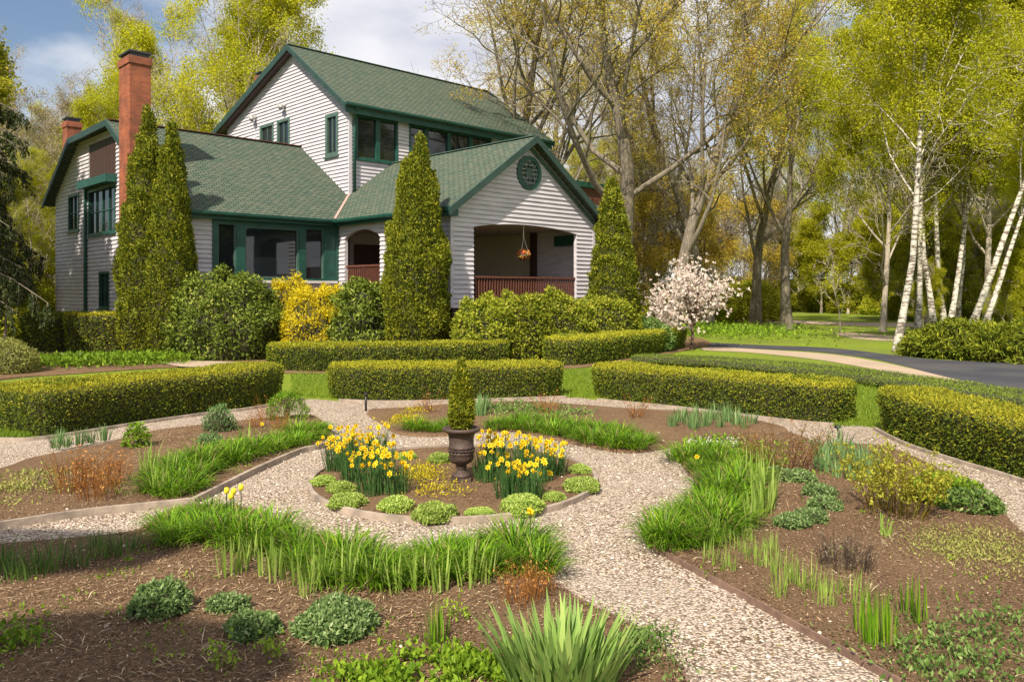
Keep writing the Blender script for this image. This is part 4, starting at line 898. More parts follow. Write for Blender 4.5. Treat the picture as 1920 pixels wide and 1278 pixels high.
# leafy mounds
def mound(px, py, rp, hp, n, L, W, mat, label, seed, cat_='perennial', name='leafy_perennial', depth=.06, group=None, bodyk=.8, up=.2, spread=.8):
    g = G(px, py); Z = g[1]; r = rp / FX * Z; g[2] = .03
    return bush(name, g, r, r * .85, hp / FX * Z, n, L, W, mat, label, cat_, seed, spread, up, rough=.32, depth=depth, f=2.4, bodyk=bodyk, group=group)
mound(300, 1160, 50, 62, 3200, .034, .016, F_PERE, 'bushy grey green perennial at the left of the front bed', 111)
mound(428, 1152, 34, 28, 1500, .034, .016, F_PERE, 'small perennial above its larger shaded neighbour', 112)
mound(475, 1198, 46, 40, 2400, .034, .016, F_PERE, 'darker green perennial standing in the tree shadow', 113)
mound(620, 1195, 72, 56, 4800, .036, .017, F_PERE, 'widest leafy perennial in the middle of the front bed', 114)
for i, (x, y, lb) in enumerate([(1468, 905, 'upper left'), (1500, 908, 'top'), (1535, 935, 'upper right'), (1545, 960, 'right'), (1520, 985, 'lower right'), (1485, 995, 'bottom')]):
    mound(x, y, 30, 24, 1300, .034, .017, F_PERE, lb + ' mound of the horseshoe of blue green plants', 120 + i, group='blue green mounds in a horseshoe')
mound(1770, 945, 60, 50, 1800, .05, .03, F_BRIGHT, 'bright green plant right of the twiggy yellow shrub', 130)
mound(1830, 965, 50, 38, 1200, .05, .025, F_MOUND, 'duller green plant at the right bed edge near the hedge', 131, bodyk=0)
mound(1395, 885, 30, 30, 700, .05, .02, F_BRIGHT, 'green plant behind the right daylilies', 132)
mound(256, 842, 22, 44, 500, .06, .03, F_BRIGHT, 'small leafy shrub near the top of the left bed', 133, bodyk=0)
mound(410, 812, 26, 45, 900, .06, .015, F_BLUE, 'grey green lavender like shrublet in the left bed', 134, up=1.2, spread=.4)
mound(536, 790, 36, 52, 1800, .08, .010, F_DAY, 'feathery green plant near the left hedge end', 135, up=.9, spread=.5, bodyk=0)
mound(395, 838, 24, 22, 500, .05, .02, F_BLUE, 'small grey green mound behind the left daylilies', 136)
mound(1120, 1240, 40, 10, 200, .05, .02, F_MOUND, 'thin weeds beside the big iris', 137, bodyk=0) if False else None
# upright twiggy things
def mk_twigs(name, seed, n, rad, h, mat, leafy=0, lean=.25, rr=.0035, Lf=.04, branch=2):
    def f():
        r_ = np.random.default_rng(seed); ch = []; pts = []
        for i in range(n):
            a = r_.uniform(0, 6.28); q = rad * math.sqrt(r_.random()); b = np.array([q * math.cos(a), q * math.sin(a), 0]); d = nrm(np.array([math.cos(a) * lean * q / rad, math.sin(a) * lean * q / rad, 1]) + r_.normal(0, .08, 3))
            L = h * r_.uniform(.5, 1); m = b + d * L * .5 + r_.normal(0, .02, 3) * L; e = b + d * L + r_.normal(0, .04, 3) * L; ch.append((np.array([b, m, e]), np.array([rr, rr * .8, rr * .5]))); pts += [m, e, (m + e) / 2]
            for k in range(branch):
                s0 = b + (e - b) * r_.uniform(.4, .9); e2 = s0 + nrm(d + r_.normal(0, .5, 3)) * L * r_.uniform(.15, .35); ch.append((np.array([s0, e2]), np.array([rr * .6, rr * .35]))); pts.append(e2)
        V, Q = tubes(ch, 3); T = np.repeat(r_.random(len(ch)), [len(c[0]) * 3 for c in ch]) * .8; parts = [(V, Q, T)]
        if leafy:
            P = np.array(pts)[r_.integers(0, len(pts), leafy)] + r_.normal(0, .02, (leafy, 3)); V2, Q2, T2 = leafset(r_, P, np.tile([0, 0, 1.], (leafy, 1)), Lf, Lf * .5, r_.uniform(.5, 1, leafy), .8, .2); parts.append((V2, Q2, T2))
        V, Q, T = cat(parts); return qmesh(name, V, Q, mat, None, False, T)
    return f
def twig(kind, make, px, py, s, label, cat_='perennial', group=None): g = G(px, py); g[2] = .03; used(kind, make, g, px * .1, s, label, cat_, group)
rust = mk_twigs('rusty_perennial', 140, 60, .22, .5, F_RUST, 120)
for px, py, s, lb in [(140, 925, 1, 'rusty red stems at the left of the left bed, tallest group'), (178, 942, .9, 'rusty orange stems in front of the tallest ones'), (205, 918, .9, 'rusty stems nearest the daylilies'), (480, 805, .6, 'short rusty stems at the upper right of the left bed'), (525, 810, .6, 'short rusty stems beside the left bed tip')]:
    twig('rust', rust, px, py, s, lb, group='rusty stemmed perennials of the left bed')
twig('rust', rust, 975, 1140, .62, 'rusty leafy stems beside the right end of the front daylilies'); twig('rust', rust, 1010, 1125, .5, 'smaller rusty stems at the path corner of the front bed')
twig('ygr', mk_twigs('twiggy_shrub', 141, 90, .28, .75, foliage('yellow_twigs', [(.16, .08, .02), (.26, .16, .02), (.30, .30, .03), (.42, .42, .05)], .3, .6), 2600, .45), 1682, 972, 1.0, 'upright yellow green twiggy shrub in the right bed', 'shrub')
twig('dst', mk_twigs('dark_stems', 142, 110, .26, .34, F_DARKST, 200), 1585, 1072, .8, 'blackish dry stems in the middle of the right bed')
twig('brn', mk_twigs('brown_shrub', 143, 80, .3, .75, foliage('brown_shoots', [(.14, .06, .03), (.24, .10, .05), (.25, .20, .05)], .3, .6), 500, .7), 1468, 893, 1.0, 'reddish brown twiggy shrub at the back of the right bed', 'shrub')
for px, py, lb in [(803, 775, 'bare brown rose stems left of the urn tree top'), (1028, 778, 'bare brown rose stems behind the right daffodils'), (1190, 786, 'bare brown rose stems at the right of the back bed'), (500, 790, 'bare rose stems at the tip of the left bed')]:
    twig('rose', mk_twigs('rose_stems', 144, 22, .16, .5, F_RUST, 50, .7, .005), px, py, .9, lb, 'rose bush', 'pruned rose bushes')
twig('lil', mk_blades('pale_lily', 145, 16, .05, (.16, .3), (.014, .022), (.1, .4), (.4, 1.1), F_IRISY, 4), 1660, 1015, .9, 'pale yellow sprout below the twiggy yellow shrub')
twig('lil', None, 1300, 1000, .01, 'x') if False else None
twig('sprt', mk_twigs('small_sprout', 146, 10, .05, .16, F_BRIGHT, 70, .5, .002, .035), 510, 1245, 1, 'small green sprout at the bottom of the front bed')
twig('sprt', None, 420, 1262, 1, 'small green sprout near the bottom left in shade'); twig('sprt', None, 860, 1172, .9, 'little seedling in the mulch above the ground cover')
# weathered stake and path light
M_BLK = plain('black_metal', (.012, .012, .013), .4)
pl = empty('path_light', G(686, 770)); tag(pl, 'small black path light before the middle hedge', 'path light'); mb = MB(); mb.tube([(0, 0, 0), (0, 0, .30)], .022, 8); mb.build('post', M_BLK, pl, True)
mb = MB(); mb.lathe([(.0, .36), (.05, .345), (.055, .33), (.02, .32), (.02, .30)], 16); mb.build('cap', M_BLK, pl, True)
st = empty('path_light', G(1576, 834)); tag(st, 'dark leaning marker post before the gap in the right hedges', 'path light'); st.rotation_euler = (0, R(-9), 0); mb = MB(); mb.tube([(0, 0, 0), (0, 0, .26)], .018, 8); mb.build('post', M_DARKW, st, True)
mb = MB(); mb.lathe([(.0, .31), (.045, .30), (.05, .27), (.018, .26)], 14); mb.build('cap', M_BLK, st, True)

# --- urn with its dwarf conifer
M_IRON = plain('rusty_cast_iron', (.075, .048, .038), .65, .2, bump=.5, bscale=30, var=.4)
ul = G(865, 905); ul[2] = .03
urn = empty('garden_urn', ul); tag(urn, 'rusty brown cast iron urn in the middle of the round bed', 'urn')
mb = MB(); mb.box(-.125, .125, -.125, .125, 0, .05); mb.build('plinth', M_IRON, urn)
mb = MB(); mb.lathe([(.0, .05), (.115, .05), (.118, .075), (.09, .10), (.06, .125), (.055, .15), (.075, .17), (.06, .185), (.07, .20), (.115, .225), (.145, .255), (.155, .285), (.150, .33), (.156, .335), (.157, .35), (.150, .355), (.150, .40), (.157, .405), (.157, .42), (.151, .425), (.153, .52), (.160, .56), (.175, .585), (.205, .60), (.225, .612), (.232, .63), (.225, .65), (.205, .655), (.185, .645), (.17, .62), (.0, .62)], 40)
mb.build('bowl', M_IRON, urn, True)
mb = MB()
for i in range(20):
    t = 2 * PI * i / 20; t2 = 2 * PI * (i + 1) / 20; mb.tube([(.158 * math.cos(t), .158 * math.sin(t), .365), (.162 * math.cos((t + t2) / 2), .162 * math.sin((t + t2) / 2), .39), (.158 * math.cos(t2), .158 * math.sin(t2), .365)], .008, 5)
mb.build('garland', M_IRON, urn, True)
def spire(z): return np.clip((1 - z) ** .55 * 1.0, 0, 1) * np.clip(.55 + z * 2.2, 0, 1)
bush('dwarf_conifer', (ul[0], ul[1], .03 + .61), .165, .165, .86, 7500, .05, .022, F_ARB, 'small pointed evergreen growing in the urn', 'evergreen', 150, .5, .8, rough=.18, depth=.05, prof=spire, f=2.6, bodyk=.8, tmean=.5)
# --- daffodils
def flower_mesh():
    r_ = np.random.default_rng(160); P, D, N = [], [], []
    for k in range(6):
        a = k * PI / 3; D.append([.25, math.cos(a), math.sin(a)]); P.append([0, 0, 0]); N.append([1, 0, 0])
    V, Q = leafquads(np.array(P, float), np.array(D, float), np.array(N, float), .048, .034); T = np.full(len(V), .15)
    n = 8; a = np.arange(n) * 2 * PI / n; rings = [(0, .010), (.022, .013), (.034, .021)]
    Gd = np.array([[[x, r * math.cos(t), r * math.sin(t)] for t in a] for x, r in rings]); V2, Q2 = gridmesh(Gd); V, Q, T = cat([(V, Q, T), (V2, Q2, np.full(len(V2), .95))])
    me_o = qmesh('flower', V, Q, F_FLOW, None, False, T); col.objects.unlink(me_o); return me_o
FLOWER = flower_mesh()
def mk_daf(v, nl=95, nf=13, rad=.16):
    r_ = np.random.default_rng(170 + v); root = empty('daffodil_clump'); n = nl; a = r_.uniform(0, 2 * PI, n); q = np.sqrt(r_.random(n)) * rad; B = np.stack([q * np.cos(a), q * np.sin(a), np.zeros(n)], 1)
    V, Q, T = blades(r_, B, a + r_.normal(0, .5, n), r_.uniform(.26, .40, n), r_.uniform(.009, .014, n), r_.uniform(0, .25, n), r_.uniform(.05, 1.0, n), 4)
    FP = []
    ch = []
    for i in range(nf):
        aa = r_.uniform(0, 6.28); qq = rad * 1.25 * math.sqrt(r_.random()); h = r_.uniform(.27, .45); e = np.array([qq * 1.2 * math.cos(aa), qq * 1.2 * math.sin(aa), h]); b = np.array([qq * .7 * math.cos(aa), qq * .7 * math.sin(aa), 0]); ch.append((np.array([b, (b + e) / 2, e]), np.full(3, .0035))); FP.append(e)
    V2, Q2 = tubes(ch, 3); V, Q, T = cat([(V, Q, T), (V2, Q2, np.full(len(V2), .5))]); qmesh('leaves', V, Q, F_DAF, root, False, T)
    for e in FP:
        f_ = FLOWER.copy(); col.objects.link(f_); f_.parent = root; f_.location = tuple(map(float, e)); f_.rotation_euler = (r_.uniform(0, 1), r_.uniform(-.35, .35), math.atan2(-.9, -.4) + r_.normal(0, .8)); k = r_.uniform(.65, .98); f_.scale = (k, k, k)
    return root
DAF = [(632, 885, 'daffodil clump at the far left of the left drift'), (662, 906, 'daffodil clump second from the left'), (698, 930, 'daffodil clump at the front of the left drift'), (742, 928, 'daffodil clump nearest the yellow creeper'),
       (715, 895, 'daffodil clump in the middle of the left drift'), (668, 872, 'daffodil clump at the back of the left drift'), (705, 865, 'rear daffodil clump of the left drift by a white bloom'), (645, 865, 'rearmost left daffodil clump on the rim'),
       (930, 875, 'daffodil clump close behind the urn on its right'), (955, 940, 'daffodil clump at the front of the right drift'), (992, 942, 'leafy daffodil clump beside the front right one'), (1012, 905, 'daffodil clump in the middle right'),
       (1040, 893, 'daffodil clump at the right end of the right drift'), (985, 872, 'daffodil clump at the back of the right drift'), (915, 905, 'sparse daffodil clump touching the urn foot'), (965, 905, 'daffodil clump in the heart of the right drift')]
for i, (px, py, lb) in enumerate(DAF):
    v = i % 4; g = G(px, py); g[2] = .03; k = 'daf%d' % v
    used(k, lambda v=v: mk_daf(v, nf=[20, 17, 18, 15][v]), g, [0, .5, -.4, .3][i % 4] if i > 3 else 0, (1.05, 1.05, PR.uniform(.98, 1.12)), lb, 'daffodils', 'daffodils in the round bed')
for px, py, lb, nf in [(487, 850, 'single yellow daffodil among the left daylilies', 1), (988, 1050, 'lone daffodil at the right end of the front daylilies', 2), (1302, 925, 'small yellow bloom at the edge of the right daylilies', 1)]:
    o = mk_daf(9, 10, nf, .04); g = G(px, py); o.location = tuple(g); tag(o, lb, 'daffodil')
M_TUL = plain('tulip_petal', (.85, .62, .02), .45)
for i, (px, py) in enumerate([(425, 990), (438, 996), (452, 992), (433, 1002)]):
    g = G(px, py); t = empty('yellow_tulip', g); tag(t, 'yellow tulip rising from the front daylilies', 'tulip', 'yellow tulips at the front bed'); h = .34 + .02 * (i % 3)
    mb = MB(); mb.tube([(0, 0, 0), (0, 0, h)], .004, 4); mb.build('stem', F_DAF, t); mb = MB(); mb.lathe([(.004, h), (.024, h + .012), (.028, h + .035), (.022, h + .06), (.012, h + .068)], 8); mb.build('blossom', M_TUL, t, True)
# loose bark chips over the mulch and stray leaves
def chips():
    r_ = np.random.default_rng(200); Ps = []
    for k, n in (('C', 42000), ('D', 36000), ('A', 14000), ('E', 5000), ('B', 2500)):
        P = BEDS[k]; lo, hi = P.min(0), P.max(0); lo = np.maximum(lo, [-6, 4.2]); hi = np.minimum(hi, [8, 16]); p = r_.uniform(lo, hi, (n * 3, 2)); p = p[inpoly(p, P)][:n]; Ps.append(p)
    p = np.concatenate(Ps); P = np.c_[p, np.full(len(p), .048)]; P[:, 2] += r_.uniform(0, .012, len(P))
    D = nrm(np.c_[r_.normal(0, 1, (len(P), 2)), r_.normal(0, .25, len(P))]); N = nrm(np.c_[r_.normal(0, .35, (len(P), 2)), np.ones(len(P))])
    V, Q = leafquads(P, D, N, r_.uniform(.012, .036, len(P)), r_.uniform(.005, .011, len(P)))
    o = qmesh('bark_chips', V, Q, foliage('bark_chip', [(.05, .027, .016), (.17, .10, .06), (.31, .20, .12), (.56, .42, .29)], 0, .85), None, False, np.repeat(np.clip(r_.normal(.42, .25, len(P)), 0, 1), 4)); o['kind'] = 'stuff'; o['label'] = 'loose bark chips'
chips()
def litter():
    r_ = np.random.default_rng(201); p = r_.uniform([-6, 4.4], [8, 17], (9000, 2)); keep = inpoly(p, gp)
    for P in BEDS.values(): keep &= ~inpoly(p, P)
    p = p[keep][:3800]; P = np.c_[p, np.full(len(p), .006)]; P[:, 2] += r_.uniform(0, .008, len(P))
    D = nrm(np.c_[r_.normal(0, 1, (len(P), 2)), r_.normal(0, .2, len(P))]); N = nrm(np.c_[r_.normal(0, .4, (len(P), 2)), np.ones(len(P))])
    V, Q = leafquads(P, D, N, r_.uniform(.015, .045, len(P)), r_.uniform(.008, .02, len(P))); o = qmesh('fallen_leaves', V, Q, foliage('dry_leaf', [(.07, .04, .02), (.22, .13, .06), (.40, .28, .14), (.30, .30, .08)], 0, .85), None, False, np.repeat(r_.random(len(P)), 4)); o['kind'] = 'stuff'; o['label'] = 'dry leaves and bark scraps on the gravel'
    # larger loose stones lying on the gravel and kicked into the beds
    q = r_.uniform([-5, 4.4], [7, 13], (12000, 2)); q = q[inpoly(q, gp)][:6000]; n = len(q); inb = np.zeros(n, bool)
    for Pb in BEDS.values(): inb |= inpoly(q, Pb)
    q = q[~inb | (r_.random(n) < .03)]; n = len(q); z = np.full(n, .004)
    for Pb in BEDS.values(): z[inpoly(q, Pb)] = .046
    s = r_.uniform(.010, .022, n); base = np.array([[1, 0, 0], [0, 1, 0], [-1, 0, 0], [0, -1, 0], [.55, 0, .55], [0, .55, .55], [-.55, 0, .55], [0, -.55, .55]]); a = r_.uniform(0, 6.28, n); ca, sa = np.cos(a), np.sin(a); el = r_.uniform(.6, 1, n)
    B = base[None] * np.stack([s, s * el, s], 1)[:, None]; X = B[..., 0] * ca[:, None] - B[..., 1] * sa[:, None]; Y = B[..., 0] * sa[:, None] + B[..., 1] * ca[:, None]; V = np.stack([X + q[:, :1], Y + q[:, 1:], B[..., 2] + z[:, None]], -1).reshape(-1, 3)
    fq = np.array([[0, 1, 5, 4], [1, 2, 6, 5], [2, 3, 7, 6], [3, 0, 4, 7], [4, 5, 6, 7]]); Q = (np.arange(n)[:, None, None] * 8 + fq[None]).reshape(-1, 4); o = qmesh('loose_stones', V, Q, foliage('loose_stone', [(.22, .17, .13), (.45, .36, .28), (.60, .50, .41), (.74, .66, .57)], 0, .9), None, False, np.repeat(r_.random(n), 8)); o['kind'] = 'stuff'; o['label'] = 'loose pale stones on the gravel path'
litter()
def stalks():
    r_ = np.random.default_rng(202); Ps = []
    for k, n in (('C', 1500), ('D', 1500), ('A', 700)):
        P = BEDS[k]; lo, hi = np.maximum(P.min(0), [-6, 4.2]), np.minimum(P.max(0), [8, 16]); p = r_.uniform(lo, hi, (n * 3, 2)); p = p[inpoly(p, P)]; p = p[vnoise(np.c_[p, 0 * p[:, 0]], 33, 1.5) > .05][:n]; Ps.append(p)
    p = np.concatenate(Ps); P = np.c_[p, np.full(len(p), .056)]; D = nrm(np.c_[r_.normal(0, 1, (len(P), 2)), r_.uniform(0, .25, len(P))])
    V, Q = leafquads(P, D, np.tile([0, 0, 1.], (len(P), 1)), r_.uniform(.05, .16, len(P)), .006); o = qmesh('dry_straw', V, Q, foliage('straw', [(.22, .14, .07), (.45, .33, .18), (.60, .50, .32)], 0, .85), None, False, np.repeat(r_.random(len(P)), 4)); o['kind'] = 'stuff'; o['label'] = 'dry stalks lying on the mulch'
    q = np.concatenate([c + r_.normal(0, .08, (14, 2)) for Pb in (BEDS['C'], BEDS['D'], BEDS['A']) for c in (lambda a: a[inpoly(a, Pb)][:42])(r_.uniform(np.maximum(Pb.min(0), [-5, 4.3]), np.minimum(Pb.max(0), [7, 14]), (200, 2)))])
    P = np.c_[q, np.full(len(q), .05)]; V, Q, T = leafset(r_, P, np.tile([0, 0, 1.], (len(P), 1)), .04, .016, r_.random(len(P)), .7, .5); o = qmesh('weeds', V, Q, F_BRIGHT, None, False, T); o['kind'] = 'stuff'; o['label'] = 'tiny weeds in the mulch'
stalks()
# ================================================================= TREES
def barkmat(name, c0, c1, sc_=3.0, birch=False):
    m, n, l, p = base_mat(name); t = n.new('ShaderNodeTexCoord'); mpn = n.new('ShaderNodeMapping'); mpn.inputs['Scale'].default_value = (2, 2, 6) if birch else (5, 5, .8)
    l.new(t.outputs['Object'], mpn.inputs[0]); nn = n.new('ShaderNodeTexNoise'); nn.inputs['Scale'].default_value = sc_; nn.inputs['Detail'].default_value = 6; l.new(mpn.outputs[0], nn.inputs[0])
    r = ramp(n, l, nn.outputs[0], [(.44, c0), (.53, c1)] if birch else [(.3, c0), (.7, c1)]); l.new(r.outputs[0], p.inputs['Base Color']); p.inputs['Roughness'].default_value = .9
    b = n.new('ShaderNodeBump'); b.inputs['Strength'].default_value = .6; b.inputs['Distance'].default_value = .05; l.new(nn.outputs[0], b.inputs['Height']); l.new(b.outputs[0], p.inputs['Normal']); return m
B_GREY = barkmat('grey_bark', (.09, .072, .052), (.27, .23, .17)); B_BIRCH = barkmat('birch_bark', (.16, .13, .10), (.54, .50, .43), 1.6, True); B_PALE = barkmat('pale_bark', (.26, .21, .16), (.48, .42, .34))
L_MAPLE = foliage('maple_bud_leaves', [(.50, .26, .06), (.62, .44, .08), (.62, .54, .08), (.52, .56, .08)], .5, .6)
L_GREEN = foliage('spring_leaves', [(.25, .28, .012), (.40, .43, .017), (.57, .56, .033), (.70, .60, .05)], .55, .6)
L_BIRCH = foliage('birch_leaves', [(.26, .29, .014), (.43, .44, .02), (.62, .58, .045)], .55, .6)
L_BARE = foliage('bud_leaves', [(.30, .22, .12), (.42, .34, .18), (.42, .40, .14)], .4, .7)
L_DENSE = foliage('understory_leaves', [(.16, .20, .014), (.32, .36, .02), (.50, .50, .04), (.62, .52, .07)], .5, .6)
L_SPR = foliage('spruce_needles', [(.02, .035, .012), (.05, .07, .02), (.11, .12, .035)], .1, .7)

def grow(seed, H, r0, n=(11, 6, 5, 4), t0=.28, ang=(50, 42, 40, 45), lr=(.5, .5, .5, .55), trop=(.02, .22, .12, .05), wig=(.05, .12, .2, .25), lean=(0, 0), leader=.85, droop=0, taper=1.0):
    r_ = np.random.default_rng(seed); chains = []; tips = []
    def br(p, d, L, rad, lev):
        k = 9 if lev == 0 else (5 if lev < 3 else 3); P = [p]; Rr = [rad]; dd = d
        for i in range(k):
            dd = nrm(dd + r_.normal(0, wig[min(lev, len(wig) - 1)], 3) + np.array([0, 0, trop[min(lev, len(trop) - 1)]]) - (np.array([0, 0, droop]) if lev >= 2 else 0)); P.append(P[-1] + dd * L / k); Rr.append(rad * (1 - .82 * ((i + 1) / k) ** taper))
        P = np.array(P); Rr = np.maximum(np.array(Rr), .011); chains.append((lev, P, Rr))
        if lev >= len(n) - 1: tips.extend(P[1:])
        if lev >= len(n): return
        if lev == len(n) - 1 and lev > 0 and n[lev] == 0: return
        N = n[lev]; az = r_.uniform(0, 6.28)
        for j in range(N):
            lo = t0 if lev == 0 else .25; t = lo + (1 - lo) * (j + r_.uniform(.2, .9)) / N; t = min(t, .99); f_ = t * k; i = int(f_); q = P[i] + (P[min(i + 1, k)] - P[i]) * (f_ - i); rr = Rr[i] * (.48 if lev == 0 else .6)
            dl = nrm(P[min(i + 1, k)] - P[i]); az += 2.4 + r_.normal(0, .3); a = R(ang[lev] * r_.uniform(.7, 1.3) * (1 - .35 * t if lev == 0 else 1))
            x = nrm(np.cross(dl, [.3, .9, .2])); y = np.cross(dl, x); nd = dl * math.cos(a) + (x * math.cos(az) + y * math.sin(az)) * math.sin(a)
            br(q, nd, L * lr[lev] * r_.uniform(.75, 1.15) * (1 - .45 * (t - lo) / (1 - lo) if lev == 0 else 1 - .3 * t), rr, lev + 1)
    br(np.zeros(3), nrm(np.array([lean[0], lean[1], 1.0])), H * leader, r0, 0)
    return chains, np.array(tips)
def build_tree(name, seed, H, r0, bark, leaf, nleaf, L, W, label, jit=.22, gap=0.0, thick=2, **kw):
    ch, tips = grow(seed, H, r0, **kw); r_ = np.random.default_rng(seed + 1); root = empty(name, (0, 0, 0)); tag(root, label, 'tree')
    A_, B_ = [], []
    for lev, P, Rr in ch: (A_ if lev < thick else B_).append((P, Rr))
    P0, R0 = A_[0]; R0[0] *= 1.35
    V, Q = tubes(A_, 9); qmesh('trunk', V, Q, bark, root, True)
    V, Q = tubes(B_, 3); qmesh('twigs', V, Q, bark, root)
    if nleaf:
        i = r_.integers(0, len(tips), nleaf); P = tips[i] + r_.normal(0, jit, (nleaf, 3))
        if gap: P = P[vnoise(P, seed + 2, .55) > gap * r_.normal(1, .5, len(P))]
        c = tips.mean(0); N = nrm(P - c + r_.normal(0, 2, P.shape)); t = r_.normal(.5, .2, len(P)) + .18 * vnoise(P, seed + 4, .35)
        V, Q, T = leafset(r_, P, N, L, W, t, .9, -.1); qmesh('crown', V, Q, leaf, root, tint=T)
    return root
# prototypes (each is itself placed as a tree)
T = {}
T['maple'] = build_tree('maple_tree', 301, 23, .46, B_GREY, L_MAPLE, 60000, .10, .07, 'x', n=(12, 7, 6, 5), ang=(58, 45, 42, 45), lr=(.58, .52, .5, .5), gap=-.05)
T['maple2'] = build_tree('maple_tree', 302, 22, .38, B_GREY, L_MAPLE, 55000, .10, .07, 'x', n=(11, 7, 6, 5), ang=(42, 42, 45, 45), lr=(.62, .5, .5, .5), t0=.2, trop=(.0, .25, .15, .05), wig=(.07, .13, .2, .25), lean=(.16, 0), gap=-.05)
T['green'] = build_tree('leafy_tree', 303, 22, .21, B_PALE, L_GREEN, 130000, .12, .08, 'x', n=(15, 7, 6, 4), ang=(56, 45, 45, 45), lr=(.50, .5, .5, .5), t0=.22, jit=.25, gap=.12)
T['green2'] = build_tree('leafy_tree', 304, 20, .19, B_PALE, L_GREEN, 120000, .12, .08, 'x', n=(15, 7, 6, 4), ang=(52, 45, 45, 45), lr=(.48, .52, .5, .5), t0=.15, jit=.25, gap=.12)
T['birch'] = build_tree('birch_tree', 305, 20, .15, B_BIRCH, L_BIRCH, 80000, .11, .07, 'x', n=(18, 6, 5, 3), ang=(50, 45, 45, 45), lr=(.34, .5, .5, .5), t0=.35, jit=.25, trop=(.02, .12, .0, -.05), wig=(.09, .14, .2, .25), gap=-.1, thick=1)
T['bare'] = build_tree('budding_tree', 306, 18, .22, B_PALE, L_BARE, 26000, .08, .05, 'x', n=(15, 7, 5, 4), ang=(38, 40, 40, 40), lr=(.42, .5, .5, .5), t0=.18)
T['forked'] = build_tree('forked_tree', 307, 17, .33, B_GREY, L_GREEN, 50000, .11, .075, 'x', n=(7, 6, 5, 4), ang=(60, 45, 42, 45), lr=(.62, .5, .5, .5), t0=.36, wig=(.09, .14, .2, .25), gap=-.05)
T['lean'] = build_tree('birch_tree', 308, 19, .17, B_BIRCH, L_BIRCH, 70000, .11, .07, 'x', n=(13, 5, 4, 3), ang=(45, 45, 45, 45), lr=(.28, .5, .5, .5), t0=.4, lean=(.36, 0), wig=(.03, .12, .2, .25), jit=.25, trop=(.01, .12, 0, -.05), gap=-.1, thick=1)
T['shade'] = build_tree('budding_tree', 309, 15, .2, B_PALE, L_DENSE, 60000, .16, .11, 'x', n=(12, 6, 5, 3), ang=(50, 45, 45, 45), lr=(.3, .5, .5, .5), t0=.55, jit=.25)
T['low'] = build_tree('understory_tree', 311, 9, .10, B_PALE, L_BIRCH, 70000, .11, .075, 'x', n=(16, 7, 6, 4), ang=(60, 45, 45, 45), lr=(.50, .5, .5, .5), t0=.05, jit=.2, gap=.1)
T['lowbrown'] = build_tree('understory_tree', 312, 9, .10, B_GREY, L_MAPLE, 45000, .10, .065, 'x', n=(16, 7, 6, 5), ang=(50, 45, 45, 45), lr=(.50, .5, .5, .5), t0=.05, jit=.2, gap=.1)
first = set()
def tree(kind, px, Z, s, rz, label, group=None, x=None, sz=None):
    loc = AT(px, Z) if x is None else np.array([x, Z, 0]); sc3 = (s, s, sz or min(s, 1.0) if kind == 'maple' else (sz or s))
    if kind not in first:
        first.add(kind); o = T[kind]; o.location = tuple(loc); o.rotation_euler = (0, 0, rz); o.scale = sc3; o['label'] = label
        if group: o['group'] = group
    else:
        o = dup(T[kind], loc, rz, sc3, label, group)
        if not group and 'group' in o: del o['group']
    return o
tree('maple', 1162, 43, 1.2, .4, 'largest spreading maple right behind the porch roof')
tree('maple2', 1255, 41, .95, 0, 'leaning multi limbed maple between the porch and the flowering tree')
tree('maple', 935, 47, 1.05, 2.2, 'bare limbed maple rising behind the main roof ridge')
tree('maple2', 1330, 52, 1.0, 3.4, 'grey trunked maple behind the flowering tree')
tree('maple', 1050, 60, 1.0, 4.1, 'more distant maple behind the roof peak of the porch')
tree('bare', 1235, 58, 1.2, 1, 'thin twiggy tree behind the leaning maple')
tree('maple2', 1415, 58.7, 1.0, 5, 'straight dark trunked tree left of the forked one')
tree('forked', 1476, 48.3, 1.0, .5, 'grey tree forking low over the lawn, beside the far drive')
tree('green', 1575, 92, 1.2, 1, 'leafy yellow green tree beyond the forked tree'); tree('green2', 1655, 46, .9, 2, 'leafy tree just left of the birches')
tree('birch', 1681, 30.8, .95, 0, 'slender birch nearest the driveway edge')
tree('birch', 1720, 44, 1.05, 1.2, 'white birch left of the birch cluster'); tree('birch', 1752, 45, 1.15, 2.3, 'thickest upright birch of the cluster'); tree('birch', 1772, 47, 1.1, 3.9, 'upright birch right behind the thickest one')
tree('birch', 1795, 52, 1.1, 5, 'rear birch of the cluster'); tree('lean', 1812, 38, 1.0, .1, 'birch leaning far to the right out of the picture'); tree('lean', 1838, 39, .85, .2, 'thinner birch leaning right beside the other leaning one')
tree('lean', 1780, 46, 1.0, .7, 'slanting birch behind the upright cluster')
tree('green', 1850, 46, .92, 3, 'leafy tree behind the leaning birches'); tree('green2', 1935, 48, 1.1, 4, 'leafy tree at the right edge'); tree('green', 2040, 44, 1.0, 5, 'leafy tree beyond the right edge'); tree('green2', 1500, 92, 1.3, 1, 'tall leafy tree far behind the forked tree')
tree('green2', 1735, 49, 1.0, 5.3, 'leafy tree behind the birch cluster')
